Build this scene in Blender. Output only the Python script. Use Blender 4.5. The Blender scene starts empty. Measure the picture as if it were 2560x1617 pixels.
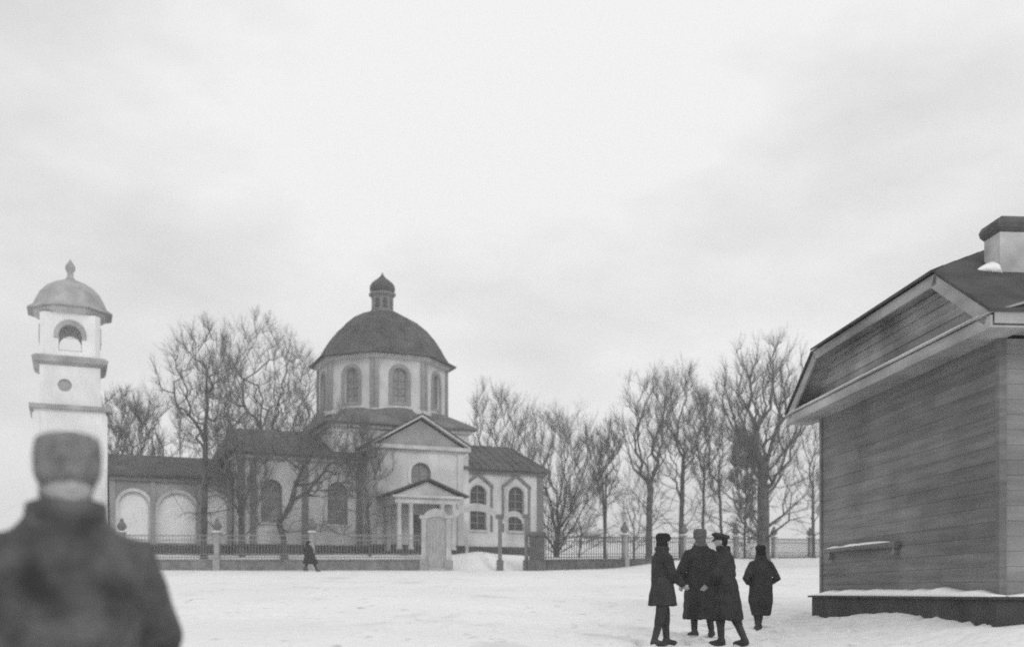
import bpy, bmesh, math, random
import numpy as np
from mathutils import Vector, Matrix, noise
from mathutils.geometry import tessellate_polygon
R = math.radians
scene = bpy.context.scene
COL = scene.collection

# ------------------------------------------------------------------ camera
cam_d = bpy.data.cameras.new('camera'); cam = bpy.data.objects.new('camera', cam_d); COL.objects.link(cam)
cam.location = (0, 0, 1.4); cam.rotation_euler = (R(90), 0, 0)
cam_d.sensor_width = 36; cam_d.lens = 36 * 2600 / 2560
cam_d.shift_y = 671.5 / 2560
cam_d.clip_start = 0.1; cam_d.clip_end = 6000
cam_d.dof.use_dof = True; cam_d.dof.focus_distance = 17.0; cam_d.dof.aperture_fstop = 1.05     # a big old lens, wide open
scene.camera = cam

# ------------------------------------------------------------------ sky and sun (thin overcast, monochrome)
SUN_EL, SUN_AZ = R(30), R(152)           # azimuth clockwise from +Y: behind the camera, to the right
w = bpy.data.worlds.new('World'); scene.world = w; w.use_nodes = True
nt = w.node_tree; nt.nodes.clear()
out = nt.nodes.new('ShaderNodeOutputWorld'); bg = nt.nodes.new('ShaderNodeBackground')
sky = nt.nodes.new('ShaderNodeTexSky'); sky.sky_type = 'NISHITA'; sky.sun_disc = False
sky.sun_elevation = SUN_EL; sky.sun_rotation = SUN_AZ; sky.dust_density = 4
bw = nt.nodes.new('ShaderNodeRGBToBW'); nt.links.new(sky.outputs[0], bw.inputs[0])
mx = nt.nodes.new('ShaderNodeMix'); mx.data_type = 'FLOAT'; mx.inputs[0].default_value = 0.93
nt.links.new(bw.outputs[0], mx.inputs[2]); mx.inputs[3].default_value = 9.3     # even cloud cover
tc = nt.nodes.new('ShaderNodeTexCoord'); mp = nt.nodes.new('ShaderNodeMapping')
mp.inputs['Scale'].default_value = (1, 1, 2.2); mp.inputs['Location'].default_value = (4.44, 15.8, 7.32)
nz = nt.nodes.new('ShaderNodeTexNoise'); nz.inputs['Scale'].default_value = 2.2; nz.inputs['Detail'].default_value = 5
nz.inputs['Roughness'].default_value = 0.55
nt.links.new(tc.outputs['Generated'], mp.inputs[0]); nt.links.new(mp.outputs[0], nz.inputs[0])
mr = nt.nodes.new('ShaderNodeMapRange'); nt.links.new(nz.outputs[0], mr.inputs[0])
mr.inputs[1].default_value = 0.30; mr.inputs[2].default_value = 0.50; mr.inputs[3].default_value = 0.80; mr.inputs[4].default_value = 1.02
mu = nt.nodes.new('ShaderNodeMath'); mu.operation = 'MULTIPLY'
nt.links.new(mx.outputs[0], mu.inputs[0]); nt.links.new(mr.outputs[0], mu.inputs[1])
nt.links.new(mu.outputs[0], bg.inputs[0]); bg.inputs[1].default_value = 0.1
nt.links.new(bg.outputs[0], out.inputs[0])
sd = bpy.data.lights.new('sun', 'SUN'); sd.energy = 0.8; sd.angle = R(14); sd.color = (1, 1, 1)
sun = bpy.data.objects.new('sun', sd); COL.objects.link(sun)
tosun = Vector((math.sin(SUN_AZ) * math.cos(SUN_EL), math.cos(SUN_AZ) * math.cos(SUN_EL), math.sin(SUN_EL)))
sun.rotation_euler = tosun.to_track_quat('Z', 'Y').to_euler()
vs = scene.view_settings
scene.display_settings.display_device = 'sRGB'
vs.view_transform = 'Standard'; vs.look = 'None'; vs.exposure = 0.04; vs.gamma = 1; vs.use_curve_mapping = False
scene.cycles.filter_width = 1.9          # the old lens is soft all over
scene.cycles.max_bounces = 6
scene.cycles.use_denoising = False

# ------------------------------------------------------------------ materials (all greys: a black-and-white print)
M = {}
def mat(name, v, rough=0.8, scale=3.0, amp=0.25, bump=0.0, bscale=20.0, stretch=(1, 1, 1), coord='Object', amp2=0.0, scale2=0.5, spec=0.3, rnd=0.0):
    m = bpy.data.materials.new(name); m.use_nodes = True; n = m.node_tree.nodes; l = m.node_tree.links
    b = n['Principled BSDF']; b.inputs['Roughness'].default_value = rough
    b.inputs['Specular IOR Level'].default_value = spec
    t = n.new('ShaderNodeTexCoord'); mpn = n.new('ShaderNodeMapping'); mpn.inputs['Scale'].default_value = stretch
    l.new(t.outputs[coord], mpn.inputs[0])
    a = n.new('ShaderNodeTexNoise'); a.inputs['Scale'].default_value = scale; a.inputs['Detail'].default_value = 6
    l.new(mpn.outputs[0], a.inputs[0])
    r = n.new('ShaderNodeMapRange'); l.new(a.outputs[0], r.inputs[0])
    r.inputs[1].default_value = 0.25; r.inputs[2].default_value = 0.75
    r.inputs[3].default_value = v * (1 - amp); r.inputs[4].default_value = min(0.95, v * (1 + amp))
    last = r.outputs[0]
    if amp2:
        a2 = n.new('ShaderNodeTexNoise'); a2.inputs['Scale'].default_value = scale2; a2.inputs['Detail'].default_value = 3
        l.new(t.outputs[coord], a2.inputs[0])
        r2 = n.new('ShaderNodeMapRange'); l.new(a2.outputs[0], r2.inputs[0])
        r2.inputs[1].default_value = 0.3; r2.inputs[2].default_value = 0.7
        r2.inputs[3].default_value = 1 - amp2; r2.inputs[4].default_value = 1 + amp2 * 0.4
        k = n.new('ShaderNodeMath'); k.operation = 'MULTIPLY'; l.new(last, k.inputs[0]); l.new(r2.outputs[0], k.inputs[1]); last = k.outputs[0]
    if rnd:
        oi = n.new('ShaderNodeObjectInfo'); r3 = n.new('ShaderNodeMapRange'); l.new(oi.outputs['Random'], r3.inputs[0]); r3.inputs[3].default_value = 1 - rnd; r3.inputs[4].default_value = 1 + rnd
        k3 = n.new('ShaderNodeMath'); k3.operation = 'MULTIPLY'; l.new(last, k3.inputs[0]); l.new(r3.outputs[0], k3.inputs[1]); last = k3.outputs[0]
    c = n.new('ShaderNodeCombineColor')
    for i in range(3): l.new(last, c.inputs[i])
    l.new(c.outputs[0], b.inputs['Base Color'])
    if bump:
        bn = n.new('ShaderNodeTexNoise'); bn.inputs['Scale'].default_value = bscale; bn.inputs['Detail'].default_value = 5
        l.new(mpn.outputs[0], bn.inputs[0])
        bb = n.new('ShaderNodeBump'); bb.inputs['Strength'].default_value = bump; bb.inputs['Distance'].default_value = 0.05
        l.new(bn.outputs[0], bb.inputs['Height']); l.new(bb.outputs[0], b.inputs['Normal'])
    M[name] = m
    return m
mat('snow', 0.82, 0.75, 0.25, 0.05, 0.9, 5, amp2=0.06, scale2=0.06)
def snow_dirt():                          # trodden, dirty patches scattered on the snow
    nn = M['snow'].node_tree; n = nn.nodes; l = nn.links; b = n['Principled BSDF']; src = b.inputs['Base Color'].links[0].from_socket
    t = n.new('ShaderNodeTexCoord'); last = src
    for sc_, lo, hi, amt, st in ((0.55, 0.60, 0.74, 0.80, (1, 0.6, 1)), (2.3, 0.645, 0.73, 0.62, (1, 0.55, 1)), (9.0, 0.5, 0.75, 0.90, (1, 1, 1))):
        mp_ = n.new('ShaderNodeMapping'); mp_.inputs['Scale'].default_value = st; l.new(t.outputs['Object'], mp_.inputs[0])
        z = n.new('ShaderNodeTexNoise'); z.inputs['Scale'].default_value = sc_; z.inputs['Detail'].default_value = 6; l.new(mp_.outputs[0], z.inputs[0])
        r = n.new('ShaderNodeMapRange'); l.new(z.outputs[0], r.inputs[0]); r.inputs[1].default_value = lo; r.inputs[2].default_value = hi; r.inputs[3].default_value = 1.0; r.inputs[4].default_value = amt
        mm = n.new('ShaderNodeMix'); mm.data_type = 'RGBA'; mm.blend_type = 'MULTIPLY'; mm.inputs[0].default_value = 1.0
        l.new(last, mm.inputs[6]); l.new(r.outputs[0], mm.inputs[7]); last = mm.outputs[2]
    l.new(last, b.inputs['Base Color'])
snow_dirt()
mat('snow_dirty', 0.35, 0.8, 9, 0.4, 0.5, 30)
mat('snow_cap', 0.86, 0.7, 3, 0.04, 0.3, 12)
mat('plaster', 0.57, 0.9, 0.8, 0.24, 0.25, 8, stretch=(1, 1, 0.35), amp2=0.35, scale2=0.35)
mat('trim', 0.52, 0.85, 2, 0.18, 0.1, 10, amp2=0.2, scale2=0.6)
mat('plaster_grey', 0.27, 0.9, 0.9, 0.25, 0.2, 8, amp2=0.25, scale2=0.4)
mat('plaster_white', 0.78, 0.9, 0.7, 0.12, 0.15, 8, stretch=(1, 1, 0.4), amp2=0.2, scale2=0.35)
mat('panel_white', 0.72, 0.9, 1.2, 0.08)
mat('plinth_stone', 0.075, 0.9, 2.5, 0.3, 0.4, 5, amp2=0.2)
mat('roof_dark', 0.075, 0.65, 1.4, 0.4, 0.15, 6, amp2=0.5, scale2=0.45)
mat('roof_mid', 0.15, 0.65, 1.4, 0.35, 0.15, 6, amp2=0.4, scale2=0.5)
mat('fence_stone', 0.19, 0.9, 2.5, 0.3, 0.6, 4, amp2=0.25, scale2=0.8)
mat('roof_pale', 0.36, 0.6, 1.0, 0.2, 0.1, 6, amp2=0.25, scale2=0.5)
mat('glass', 0.03, 0.12, 1, 0.2, spec=0.5)
mat('glass_pale', 0.20, 0.2, 2, 0.35, spec=0.5)
mat('frame_dark', 0.24, 0.7, 4, 0.2)
mat('hood', 0.17, 0.8, 3, 0.2)
mat('iron', 0.06, 0.6, 8, 0.3)
mat('iron_grey', 0.22, 0.7, 8, 0.3)
mat('post_stone', 0.30, 0.9, 4, 0.25, 0.4, 9)
mat('pier_stone', 0.11, 0.9, 2.5, 0.35, 0.7, 4, amp2=0.25, scale2=0.8)
mat('gate_paint', 0.43, 0.8, 3, 0.2, 0.1, 12, amp2=0.2, scale2=0.6)
mat('gate_dark', 0.14, 0.8, 3, 0.25)
mat('door_wood', 0.34, 0.85, 4, 0.2, 0.3, 6, stretch=(3, 3, 0.5))
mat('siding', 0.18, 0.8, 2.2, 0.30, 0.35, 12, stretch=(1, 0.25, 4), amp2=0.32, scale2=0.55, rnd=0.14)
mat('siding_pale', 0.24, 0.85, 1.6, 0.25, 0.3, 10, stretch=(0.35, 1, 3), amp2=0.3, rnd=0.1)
mat('gable_board', 0.34, 0.85, 1.8, 0.4, 0.35, 10, stretch=(1, 0.3, 3), amp2=0.5, scale2=0.7, rnd=0.2)
mat('cornice_wood', 0.35, 0.8, 1.8, 0.3, 0.2, 12, stretch=(1, 0.25, 2), amp2=0.35, scale2=0.8, rnd=0.06)
mat('house_plinth', 0.055, 0.9, 3, 0.35, 0.5, 6, amp2=0.3)
mat('shingle', 0.065, 0.85, 2, 0.35, 0.4, 8, amp2=0.3)
mat('chimney_wash', 0.48, 0.9, 2, 0.25, 0.4, 6, amp2=0.35, scale2=1.5)
mat('soot', 0.10, 0.9, 3, 0.5, 0.6, 7)
mat('bark', 0.085, 0.9, 3, 0.3, 0.6, 14, stretch=(1, 1, 0.3))
mat('twig', 0.13, 0.9, 2, 0.2)
mat('coat_black', 0.028, 0.9, 6, 0.35, 0.3, 40, amp2=0.2, scale2=3)
mat('coat_dark', 0.034, 0.9, 6, 0.35, 0.3, 40, amp2=0.2, scale2=3)
mat('trouser', 0.032, 0.9, 6, 0.3, 0.3, 40)
mat('boot', 0.03, 0.6, 6, 0.3)
mat('fur_grey', 0.14, 0.95, 20, 0.4, 0.9, 60)
mat('fur_black', 0.02, 0.95, 20, 0.4, 0.8, 60)
mat('skin', 0.36, 0.6, 10, 0.08)
mat('coat_grey', 0.095, 0.9, 5, 0.35, 0.3, 40, amp2=0.6, scale2=5)
mat('fur_pale', 0.24, 0.95, 18, 0.4, 0.9, 60)

# ------------------------------------------------------------------ helpers
class MB:
    def __init__(s): s.v = []; s.f = []
    def add(s, vs, fs):
        o = len(s.v); s.v.extend([tuple(p) for p in vs]); s.f.extend([tuple(i + o for i in f) for f in fs]); return s
    def box(s, x0, x1, y0, y1, z0, z1):
        return s.add([(x0,y0,z0),(x1,y0,z0),(x1,y1,z0),(x0,y1,z0),(x0,y0,z1),(x1,y0,z1),(x1,y1,z1),(x0,y1,z1)],
                     [(0,3,2,1),(4,5,6,7),(0,1,5,4),(1,2,6,5),(2,3,7,6),(3,0,4,7)])
    def hexa(s, b, t):               # bottom ring and top ring of equal length (ccw seen from above)
        n = len(b)
        return s.add(list(b) + list(t), [tuple(range(n))[::-1], tuple(range(n, 2 * n))] + [(i, (i + 1) % n, n + (i + 1) % n, n + i) for i in range(n)])
    def lathe(s, prof, n=16, c=(0, 0), rot=0.0):
        vs = []; fs = []
        for r, z in prof:
            for k in range(n):
                a = rot + 2 * math.pi * k / n; vs.append((c[0] + r * math.sin(a), c[1] - r * math.cos(a), z))
        for j in range(len(prof) - 1):
            for k in range(n):
                k2 = (k + 1) % n; fs.append((j*n+k, j*n+k2, (j+1)*n+k2, (j+1)*n+k))
        fs.append(tuple(range(n))[::-1]); fs.append(tuple(range((len(prof)-1)*n, len(prof)*n)))
        return s.add(vs, fs)
    def tube(s, pts, rad, n=6, cap=True):
        pts = [Vector(p) for p in pts]; vs = []; fs = []
        t0 = (pts[1] - pts[0]).normalized()
        u = t0.orthogonal().normalized()
        for i, p in enumerate(pts):
            t = (pts[min(i+1, len(pts)-1)] - pts[max(i-1, 0)])
            if t.length < 1e-9: t = t0
            t.normalize()
            u = u - t * u.dot(t)
            if u.length < 1e-6: u = t.orthogonal()
            u.normalize(); v = t.cross(u)
            r = rad[i] if hasattr(rad, '__len__') else rad
            for k in range(n):
                a = 2 * math.pi * k / n; q = p + (u * math.cos(a) + v * math.sin(a)) * r; vs.append((q.x, q.y, q.z))
        for j in range(len(pts) - 1):
            for k in range(n):
                k2 = (k + 1) % n; fs.append((j*n+k, j*n+k2, (j+1)*n+k2, (j+1)*n+k))
        if cap:
            fs.append(tuple(range(n))[::-1]); fs.append(tuple(range((len(pts)-1)*n, len(pts)*n)))
        return s.add(vs, fs)
    def ell(s, c, r, n=14, m=9, rotz=0.0):
        prof = [(max(1e-3, math.sin(math.pi * j / m)), -math.cos(math.pi * j / m)) for j in range(m + 1)]
        vs = []; fs = []
        cz, sz = math.cos(rotz), math.sin(rotz)
        for a, z in prof:
            for k in range(n):
                t = 2 * math.pi * k / n; x = r[0] * a * math.cos(t); y = r[1] * a * math.sin(t)
                vs.append((c[0] + x * cz - y * sz, c[1] + x * sz + y * cz, c[2] + r[2] * z))
        for j in range(m):
            for k in range(n):
                k2 = (k + 1) % n; fs.append((j*n+k, j*n+k2, (j+1)*n+k2, (j+1)*n+k))
        fs.append(tuple(range(n))[::-1]); fs.append(tuple(range(m*n, (m+1)*n)))
        return s.add(vs, fs)
    def loft(s, rings):
        n = len(rings[0]); vs = [p for r in rings for p in r]; fs = []
        for j in range(len(rings) - 1):
            for k in range(n):
                k2 = (k + 1) % n; fs.append((j*n+k, j*n+k2, (j+1)*n+k2, (j+1)*n+k))
        fs.append(tuple(range(n))[::-1]); fs.append(tuple(range((len(rings)-1)*n, len(rings)*n)))
        return s.add(vs, fs)
    def slab(s, outer, holes, y0, y1):
        """vertical wall panel in x-z, from y0 (front) to y1 (back), with openings"""
        polys = [[Vector((x, z, 0)) for x, z in outer]] + [[Vector((x, z, 0)) for x, z in h] for h in holes]
        tris = tessellate_polygon(polys); flat = [p for q in polys for p in q]; n = len(flat)
        vs = [(p.x, y0, p.y) for p in flat] + [(p.x, y1, p.y) for p in flat]
        fs = [tuple(t) for t in tris] + [tuple(i + n for i in t) for t in tris]
        o = 0
        for q in polys:
            m = len(q)
            for i in range(m): a = o + i; b = o + (i + 1) % m; fs.append((a, b, b + n, a + n))
            o += m
        return s.add(vs, fs)
    def build(s, name, m, parent=None, smooth=False):
        me = bpy.data.meshes.new(name); me.from_pydata(s.v, [], s.f); me.update()
        bm = bmesh.new(); bm.from_mesh(me); bmesh.ops.recalc_face_normals(bm, faces=bm.faces); bm.to_mesh(me); bm.free()
        if smooth: me.polygons.foreach_set('use_smooth', [True] * len(me.polygons))
        me.materials.append(M[m] if isinstance(m, str) else m)
        o = bpy.data.objects.new(name, me); COL.objects.link(o)
        if parent: o.parent = parent
        return o
def empty(name, loc, rz=0.0):
    o = bpy.data.objects.new(name, None); COL.objects.link(o); o.location = loc; o.rotation_euler = (0, 0, rz); o.empty_display_size = 0.3
    return o
def tag(o, label=None, cat=None, group=None, kind=None):
    if label: o['label'] = label
    if cat: o['category'] = cat
    if group: o['group'] = group
    if kind: o['kind'] = kind
    return o
def share(src, name, parent, loc=(0, 0, 0), rz=0.0):
    o = bpy.data.objects.new(name, src.data); COL.objects.link(o); o.parent = parent; o.location = loc; o.rotation_euler = (0, 0, rz)
    return o
def arch(cx, wd, z0, z1, n=10):
    """opening: straight sides and a round head, top at z1"""
    r = wd / 2; zs = z1 - r
    return [(cx - r, z0), (cx + r, z0)] + [(cx + r * math.cos(math.pi * k / n), zs + r * math.sin(math.pi * k / n)) for k in range(n + 1)]
def rect(x0, x1, z0, z1): return [(x0, z0), (x1, z0), (x1, z1), (x0, z1)]
def sm(a, b, x):
    t = max(0.0, min(1.0, (x - a) / (b - a))); return t * t * (3 - 2 * t)
def fbm(x, y, s, o=4): return noise.fractal(Vector((x * s, y * s, 3.7)), 1.0, 2.0, o)

# ------------------------------------------------------------------ ground
FENCE_Y = 67.7
HOUSE_O = Vector((6.86, 14.6)); HOUSE_RZ = R(4.05)
def ground_z(x, y):
    z = 0.015 + 0.0416 * y
    if y > 300: z = 0.015 + 0.0416 * 300 + (y - 300) * 0.004
    # churchyard terrace behind the front fence
    yard = 4.0 + 0.02 * fbm(x, y, 0.2)
    nf = ((x - 2.15) * 38.55 - (y - 67.95) * 36.85) / 53.3          # signed distance from the right-hand fence
    t = sm(FENCE_Y + 0.6, FENCE_Y + 4.5, y) * (1 - sm(-5.0, -0.8, nf)) * (1 - sm(105, 125, y))
    z = z * (1 - t) + max(yard, z) * t
    sf = ((x - 2.15) * 36.85 + (y - 67.95) * 38.55) / 53.3          # distance along that fence
    if 4 < sf < 52 and abs(nf) < 8: z += 0.62 * sm(5, 17, sf) * (1 - sm(46, 51, sf)) * math.exp(-((nf - 0.6) / 2.2) ** 2)
    # hump of cleared snow inside the gate
    z += 0.55 * math.exp(-((x + 2.3) / 1.3) ** 2 - ((y - 70.2) / 1.5) ** 2)
    # drift along the house
    dx = x - HOUSE_O.x; dy = y - HOUSE_O.y
    lx = dx * math.cos(HOUSE_RZ) + dy * math.sin(HOUSE_RZ); ly = -dx * math.sin(HOUSE_RZ) + dy * math.cos(HOUSE_RZ)
    if -3 < lx < 6 and -5 < ly < 9:
        d = abs(lx) if lx < 0 else 0.0
        z += (0.34 * sm(6.6, 2.5, ly) if ly < 6.6 else 0) * math.exp(-(d / 0.9) ** 2) * sm(-4, -0.5, ly)
    near = 1 - sm(40, 90, y)
    z += 0.05 * fbm(x, y, 0.12, 2)
    if near > 0: z += near * (0.030 * fbm(x, y, 0.7, 3) + 0.018 * fbm(x + 9, y, 2.4, 3))
    # trodden trail and sledge rut crossing the square
    tx = (y - (48.3 + 1.25 * x)) / 1.6
    if abs(tx) < 1: z -= 0.09 * math.exp(-(tx / 0.16) ** 2)
    tx2 = y - (27.5 + 0.55 * (x - 6) + 0.6 * math.sin(x * 0.5))
    z -= 0.06 * near * math.exp(-(tx2 / 0.4) ** 2) * (0.6 + 0.5 * fbm(x, y, 1.4))
    return z
PEOPLE = [(2.16, 15.0), (2.96, 16.4), (3.12, 15.1), (4.19, 17.5)]
def trampled(x, y):
    t = 0.0
    for px, py in PEOPLE: t += math.exp(-(((x - px) / 0.9) ** 2 + ((y - py) / 0.9) ** 2))
    return min(1, t)
def foot_prints():
    rng = random.Random(3); pts = []
    def trail(a, b_, wob=0.4):
        a = Vector(a); b_ = Vector(b_); L = (b_ - a).length; d = (b_ - a) / L; nrm = Vector((-d.y, d.x)); ph = rng.uniform(0, 6)
        for k in range(int(L / 0.62)):
            q = a + d * (k * 0.62 + rng.gauss(0, 0.05)) + nrm * ((0.12 if k % 2 else -0.12) + wob * math.sin(k * 0.13 + ph) + rng.gauss(0, 0.03)); pts.append((q.x, q.y))
    trail((-2.3, 66), (2.2, 15.6)); trail((-1.8, 66), (3.0, 17)); trail((-14, 30), (2.0, 15.2)); trail((4.6, 17), (6.2, 40)); trail((-3.5, 9), (2.1, 14.6)); trail((3.3, 14.8), (5.5, 10))
    trail((-9, 40), (4.0, 17.4)); trail((-5, 12), (-7, 30)); trail((6.0, 12.5), (5.6, 24)); trail((1.0, 9.0), (3.1, 14.6)); trail((-12, 66.3), (-30, 65.5), 0.1); trail((-12, 66), (-2.5, 65.5), 0.1)
    for px_, py_ in PEOPLE:
        for _ in range(16): pts.append((px_ + rng.gauss(0, 0.55), py_ + rng.gauss(0, 0.55)))
    for _ in range(60): pts.append((rng.uniform(-4, 7), rng.uniform(10, 22)))
    g = {}
    for q in pts:
        for a in {int(math.floor(q[0] - 0.35)), int(math.floor(q[0] + 0.35))}:
            for b_ in {int(math.floor(q[1] - 0.52)), int(math.floor(q[1] + 0.52)), int(math.floor(q[1]))}: g.setdefault((a, b_), []).append(q)
    return g
FP = foot_prints()
def dent(x, y):
    z = 0.0
    for px_, py_ in FP.get((int(math.floor(x)), int(math.floor(y))), ()):
        r2 = ((x - px_) / 0.11) ** 2 + ((y - py_) / 0.17) ** 2
        if r2 < 9: z += -0.10 * math.exp(-r2) + 0.03 * math.exp(-(math.sqrt(r2) - 1.6) ** 2 * 4)
    return z
def make_ground():
    ys = []; y = -4.0
    while y < 335:
        ys.append(y); y += 0.10 if 9 < y < 24 else (0.2 if y < 40 else (0.6 if y < 110 else y * 0.06))
    nx = 330; vs = []; fs = []
    for y in ys:
        half = max(14, abs(y) * 0.75 + 8)
        for i in range(nx):
            x = -half + 2 * half * i / (nx - 1)
            z = ground_z(x, y)
            if 8 < y < 45: z += dent(x, y)
            if 8 < y < 26:
                tr = trampled(x, y)
                if tr > 0.03: z += tr * (0.035 * noise.noise(Vector((x * 5, y * 5, 1))) - 0.02)
                z += 0.03 * max(0, noise.noise(Vector((x * 3.1, y * 3.1, 8)))) - 0.06 * max(0, noise.noise(Vector((x * 2.2, y * 2.2, 4))) - 0.35)
            vs.append((x, y, z))
    for j in range(len(ys) - 1):
        for i in range(nx - 1): a = j * nx + i; fs.append((a, a + 1, a + nx + 1, a + nx))
    m = MB(); m.v = vs; m.f = fs
    o = m.build('snow_ground', 'snow', None, True); tag(o, kind='structure')
    return o
make_ground()

# ------------------------------------------------------------------ church
CX, CY, ZG, CRZ = -10.47, 84.0, 4.0, R(23)
def church_pt(u, v, z=0.0):
    return (CX + math.cos(CRZ) * u - math.sin(CRZ) * v, CY + math.sin(CRZ) * u + math.cos(CRZ) * v, ZG + z)
church = empty('church', (CX, CY, ZG), CRZ)
tag(church, 'pale plastered church with octagonal drum and dark dome behind the iron fence', 'church')

def church_window(root, cx, wd, z0, z1, yf, hood=None, glass='glass'):
    """frame and glazing bars with a pane behind; yf is the wall front"""
    m = MB(); r = wd / 2
    o = arch(cx, wd, z0, z1); i = arch(cx, wd - 0.16, z0 + 0.08, z1 - 0.08)
    m.slab(o, [i], yf + 0.18, yf + 0.26)
    m.box(cx - 0.035, cx + 0.035, yf + 0.19, yf + 0.25, z0 + 0.08, z1 - 0.09)
    k = z0 + 0.55
    while k < z1 - r * 0.6:
        m.box(cx - r + 0.08, cx + r - 0.08, yf + 0.2, yf + 0.245, k, k + 0.05); k += 0.6
    win = m.build('window', 'frame_dark', root)
    p = MB(); p.slab(arch(cx, wd - 0.02, z0 + 0.01, z1 - 0.01), [], yf + 0.27, yf + 0.30); p.build('pane', glass, win)
    s = MB(); s.box(cx - r - 0.15, cx + r + 0.15, yf - 0.16, yf + 0.16, z0 - 0.14, z0 - 0.003); s.build('sill', 'trim', win)
    t = MB(); t.slab(arch(cx, wd + 0.5, z0, z1 + 0.25), [arch(cx, wd + 0.02, z0 - 0.001, z1 + 0.01)], yf - 0.07, yf + 0.02) if not hood else None
    if not hood: t.build('surround', 'plaster', win)
    else:
        h = MB(); wz, az = hood
        for sgn in (-1, 1):
            a = (cx, az); b = (cx + sgn * wz, az - wz * 0.78)
            th = 0.27
            pts = [a, b, (b[0], b[1] - th), (a[0], a[1] - th)]
            h.slab(pts, [], yf - 0.16 - (0.001 if sgn > 0 else 0), yf + 0.02)
            h.box(cx + sgn * (wz - 0.12) - 0.09, cx + sgn * (wz - 0.12) + 0.09, yf - 0.09, yf + 0.02, z0 - 0.1, b[1] - th - 0.004)
        h.build('window_hood', 'hood', win)
        t = MB(); t.slab(arch(cx, wd + 0.36, z0, z1 + 0.18), [arch(cx, wd + 0.02, z0 - 0.001, z1 + 0.01)], yf - 0.05, yf + 0.02); t.build('surround', 'trim', win)
    return win

# --- main cube under the drum
m = MB(); m.box(-5.4, 5.4, -5.4, 5.4, 0, 9.7); m.build('central_wall', 'plaster', church)
m = MB(); m.box(-5.65, 5.65, -5.65, 5.65, 9.7, 9.95); m.build('cornice', 'trim', church)
def octo(r, z, rot=R(22.5)):
    return [(r * math.sin(rot + k * math.pi / 4), -r * math.cos(rot + k * math.pi / 4), z) for k in range(8)]
m = MB()
sq = [(-6.0, -6.0), (0, -6.0), (6.0, -6.0), (6.0, 0), (6.0, 6.0), (0, 6.0), (-6.0, 6.0), (-6.0, 0)]
b = [(x, y, 9.97) for x, y in sq]; b2 = [(x, y, 10.10) for x, y in sq]
t8 = [(5.3 * math.sin(k * math.pi / 4 - math.pi / 4), -5.3 * math.cos(k * math.pi / 4 - math.pi / 4), 11.45) for k in range(8)]
m.loft([b, b2, t8]); m.build('skirt_roof', 'roof_mid', church)
# --- drum with eight faces, pilasters and windows
DR = 5.2; AP = DR * math.cos(R(22.5)); HALF = DR * math.sin(R(22.5))
for k in range(8):
    ang = k * math.pi / 4
    f = empty('drum_face', (0, 0, 0), ang); f.parent = church
    wl = MB(); wl.slab(rect(-HALF, HALF, 11.2, 15.25), [arch(0, 1.15, 11.9, 14.55)], -AP, -AP + 0.4)
    # a face is a part that carries its own wall, window and corner pilaster pieces
    o = wl.build('drum_wall', 'plaster', f)
    fr = MB(); fr.slab(arch(0, 1.15, 11.9, 14.55), [arch(0, 0.99, 11.98, 14.47)], -AP + 0.14, -AP + 0.22)
    fr.box(-0.035, 0.035, -AP + 0.15, -AP + 0.21, 11.98, 14.46)
    for z in (12.5, 13.05, 13.6): fr.box(-0.49, 0.49, -AP + 0.155, -AP + 0.205, z, z + 0.05)
    fr.build('window_frame', 'frame_dark', f)
    pn = MB(); pn.slab(arch(0, 1.13, 11.91, 14.54), [], -AP + 0.24, -AP + 0.27); pn.build('pane', 'glass_pale', f)
    tr = MB(); tr.slab(arch(0, 1.75, 11.7, 14.85), [arch(0, 1.17, 11.88, 14.57)], -AP - 0.07, -AP + 0.01); tr.build('surround', 'plaster_grey', f)
    for sg in (-1, 1):
        pl = MB(); pl.box(sg * (HALF - 0.15) - 0.17, sg * (HALF - 0.15) + 0.17, -AP - 0.12, -AP + 0.1, 11.25, 15.2); pl.build('pilaster', 'plaster_grey', f)
m = MB(); m.loft([octo(5.3, 15.2), octo(5.42, 15.3), octo(5.42, 15.42), octo(5.6, 15.5)]); m.build('drum_cornice', 'trim', church)
m = MB(); m.loft([octo(5.35, 11.1), octo(5.35, 11.35), octo(5.2, 11.5)]); m.build('drum_base', 'trim', church)
dome_prof = [(5.98, 15.5), (5.98, 15.56), (5.35, 15.88), (5.05, 16.3), (4.7, 16.95), (4.2, 17.7), (3.55, 18.45), (2.75, 19.1), (1.9, 19.55), (1.15, 19.85)]
m = MB(); m.loft([octo(r, z) for r, z in dome_prof]); dome = m.build('dome', 'roof_dark', church)
m = MB()
for k in range(8):
    a = R(22.5) + k * math.pi / 4
    m.tube([(r * math.sin(a), -r * math.cos(a), z + 0.01) for r, z in dome_prof[1:]], 0.03, 5)
    for q in (0.33, 0.67):
        p0 = octo(1, 0)[k]; p1 = octo(1, 0)[(k + 1) % 8]
        e = (p0[0] * (1 - q) + p1[0] * q, p0[1] * (1 - q) + p1[1] * q)
        m.tube([(r * e[0], r * e[1], z + 0.005) for r, z in dome_prof[1:]], 0.015, 4)
m.build('roof_seam', 'roof_dark', dome)['kind'] = 'stuff'
m = MB(); m.loft([octo(1.1, 19.75), octo(1.1, 20.0), octo(0.88, 20.05), octo(0.88, 21.15), octo(1.08, 21.3), octo(1.1, 21.48), octo(0.9, 21.55)])
lan = m.build('lantern', 'hood', church)
for k in range(8):
    p = MB(); p.slab(arch(0, 0.36, 20.2, 21.0), [], -0.835, -0.81); o = p.build('lantern_pane', 'glass', lan); o.rotation_euler = (0, 0, k * math.pi / 4)
m = MB(); m.lathe([(0.86, 21.5), (0.98, 21.62), (1.03, 21.85), (1.0, 22.08), (0.86, 22.3), (0.6, 22.52), (0.36, 22.7), (0.18, 22.88), (0.07, 23.05), (0.02, 23.2)], 16)
m.build('onion_cupola', 'roof_dark', church, True)

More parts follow.
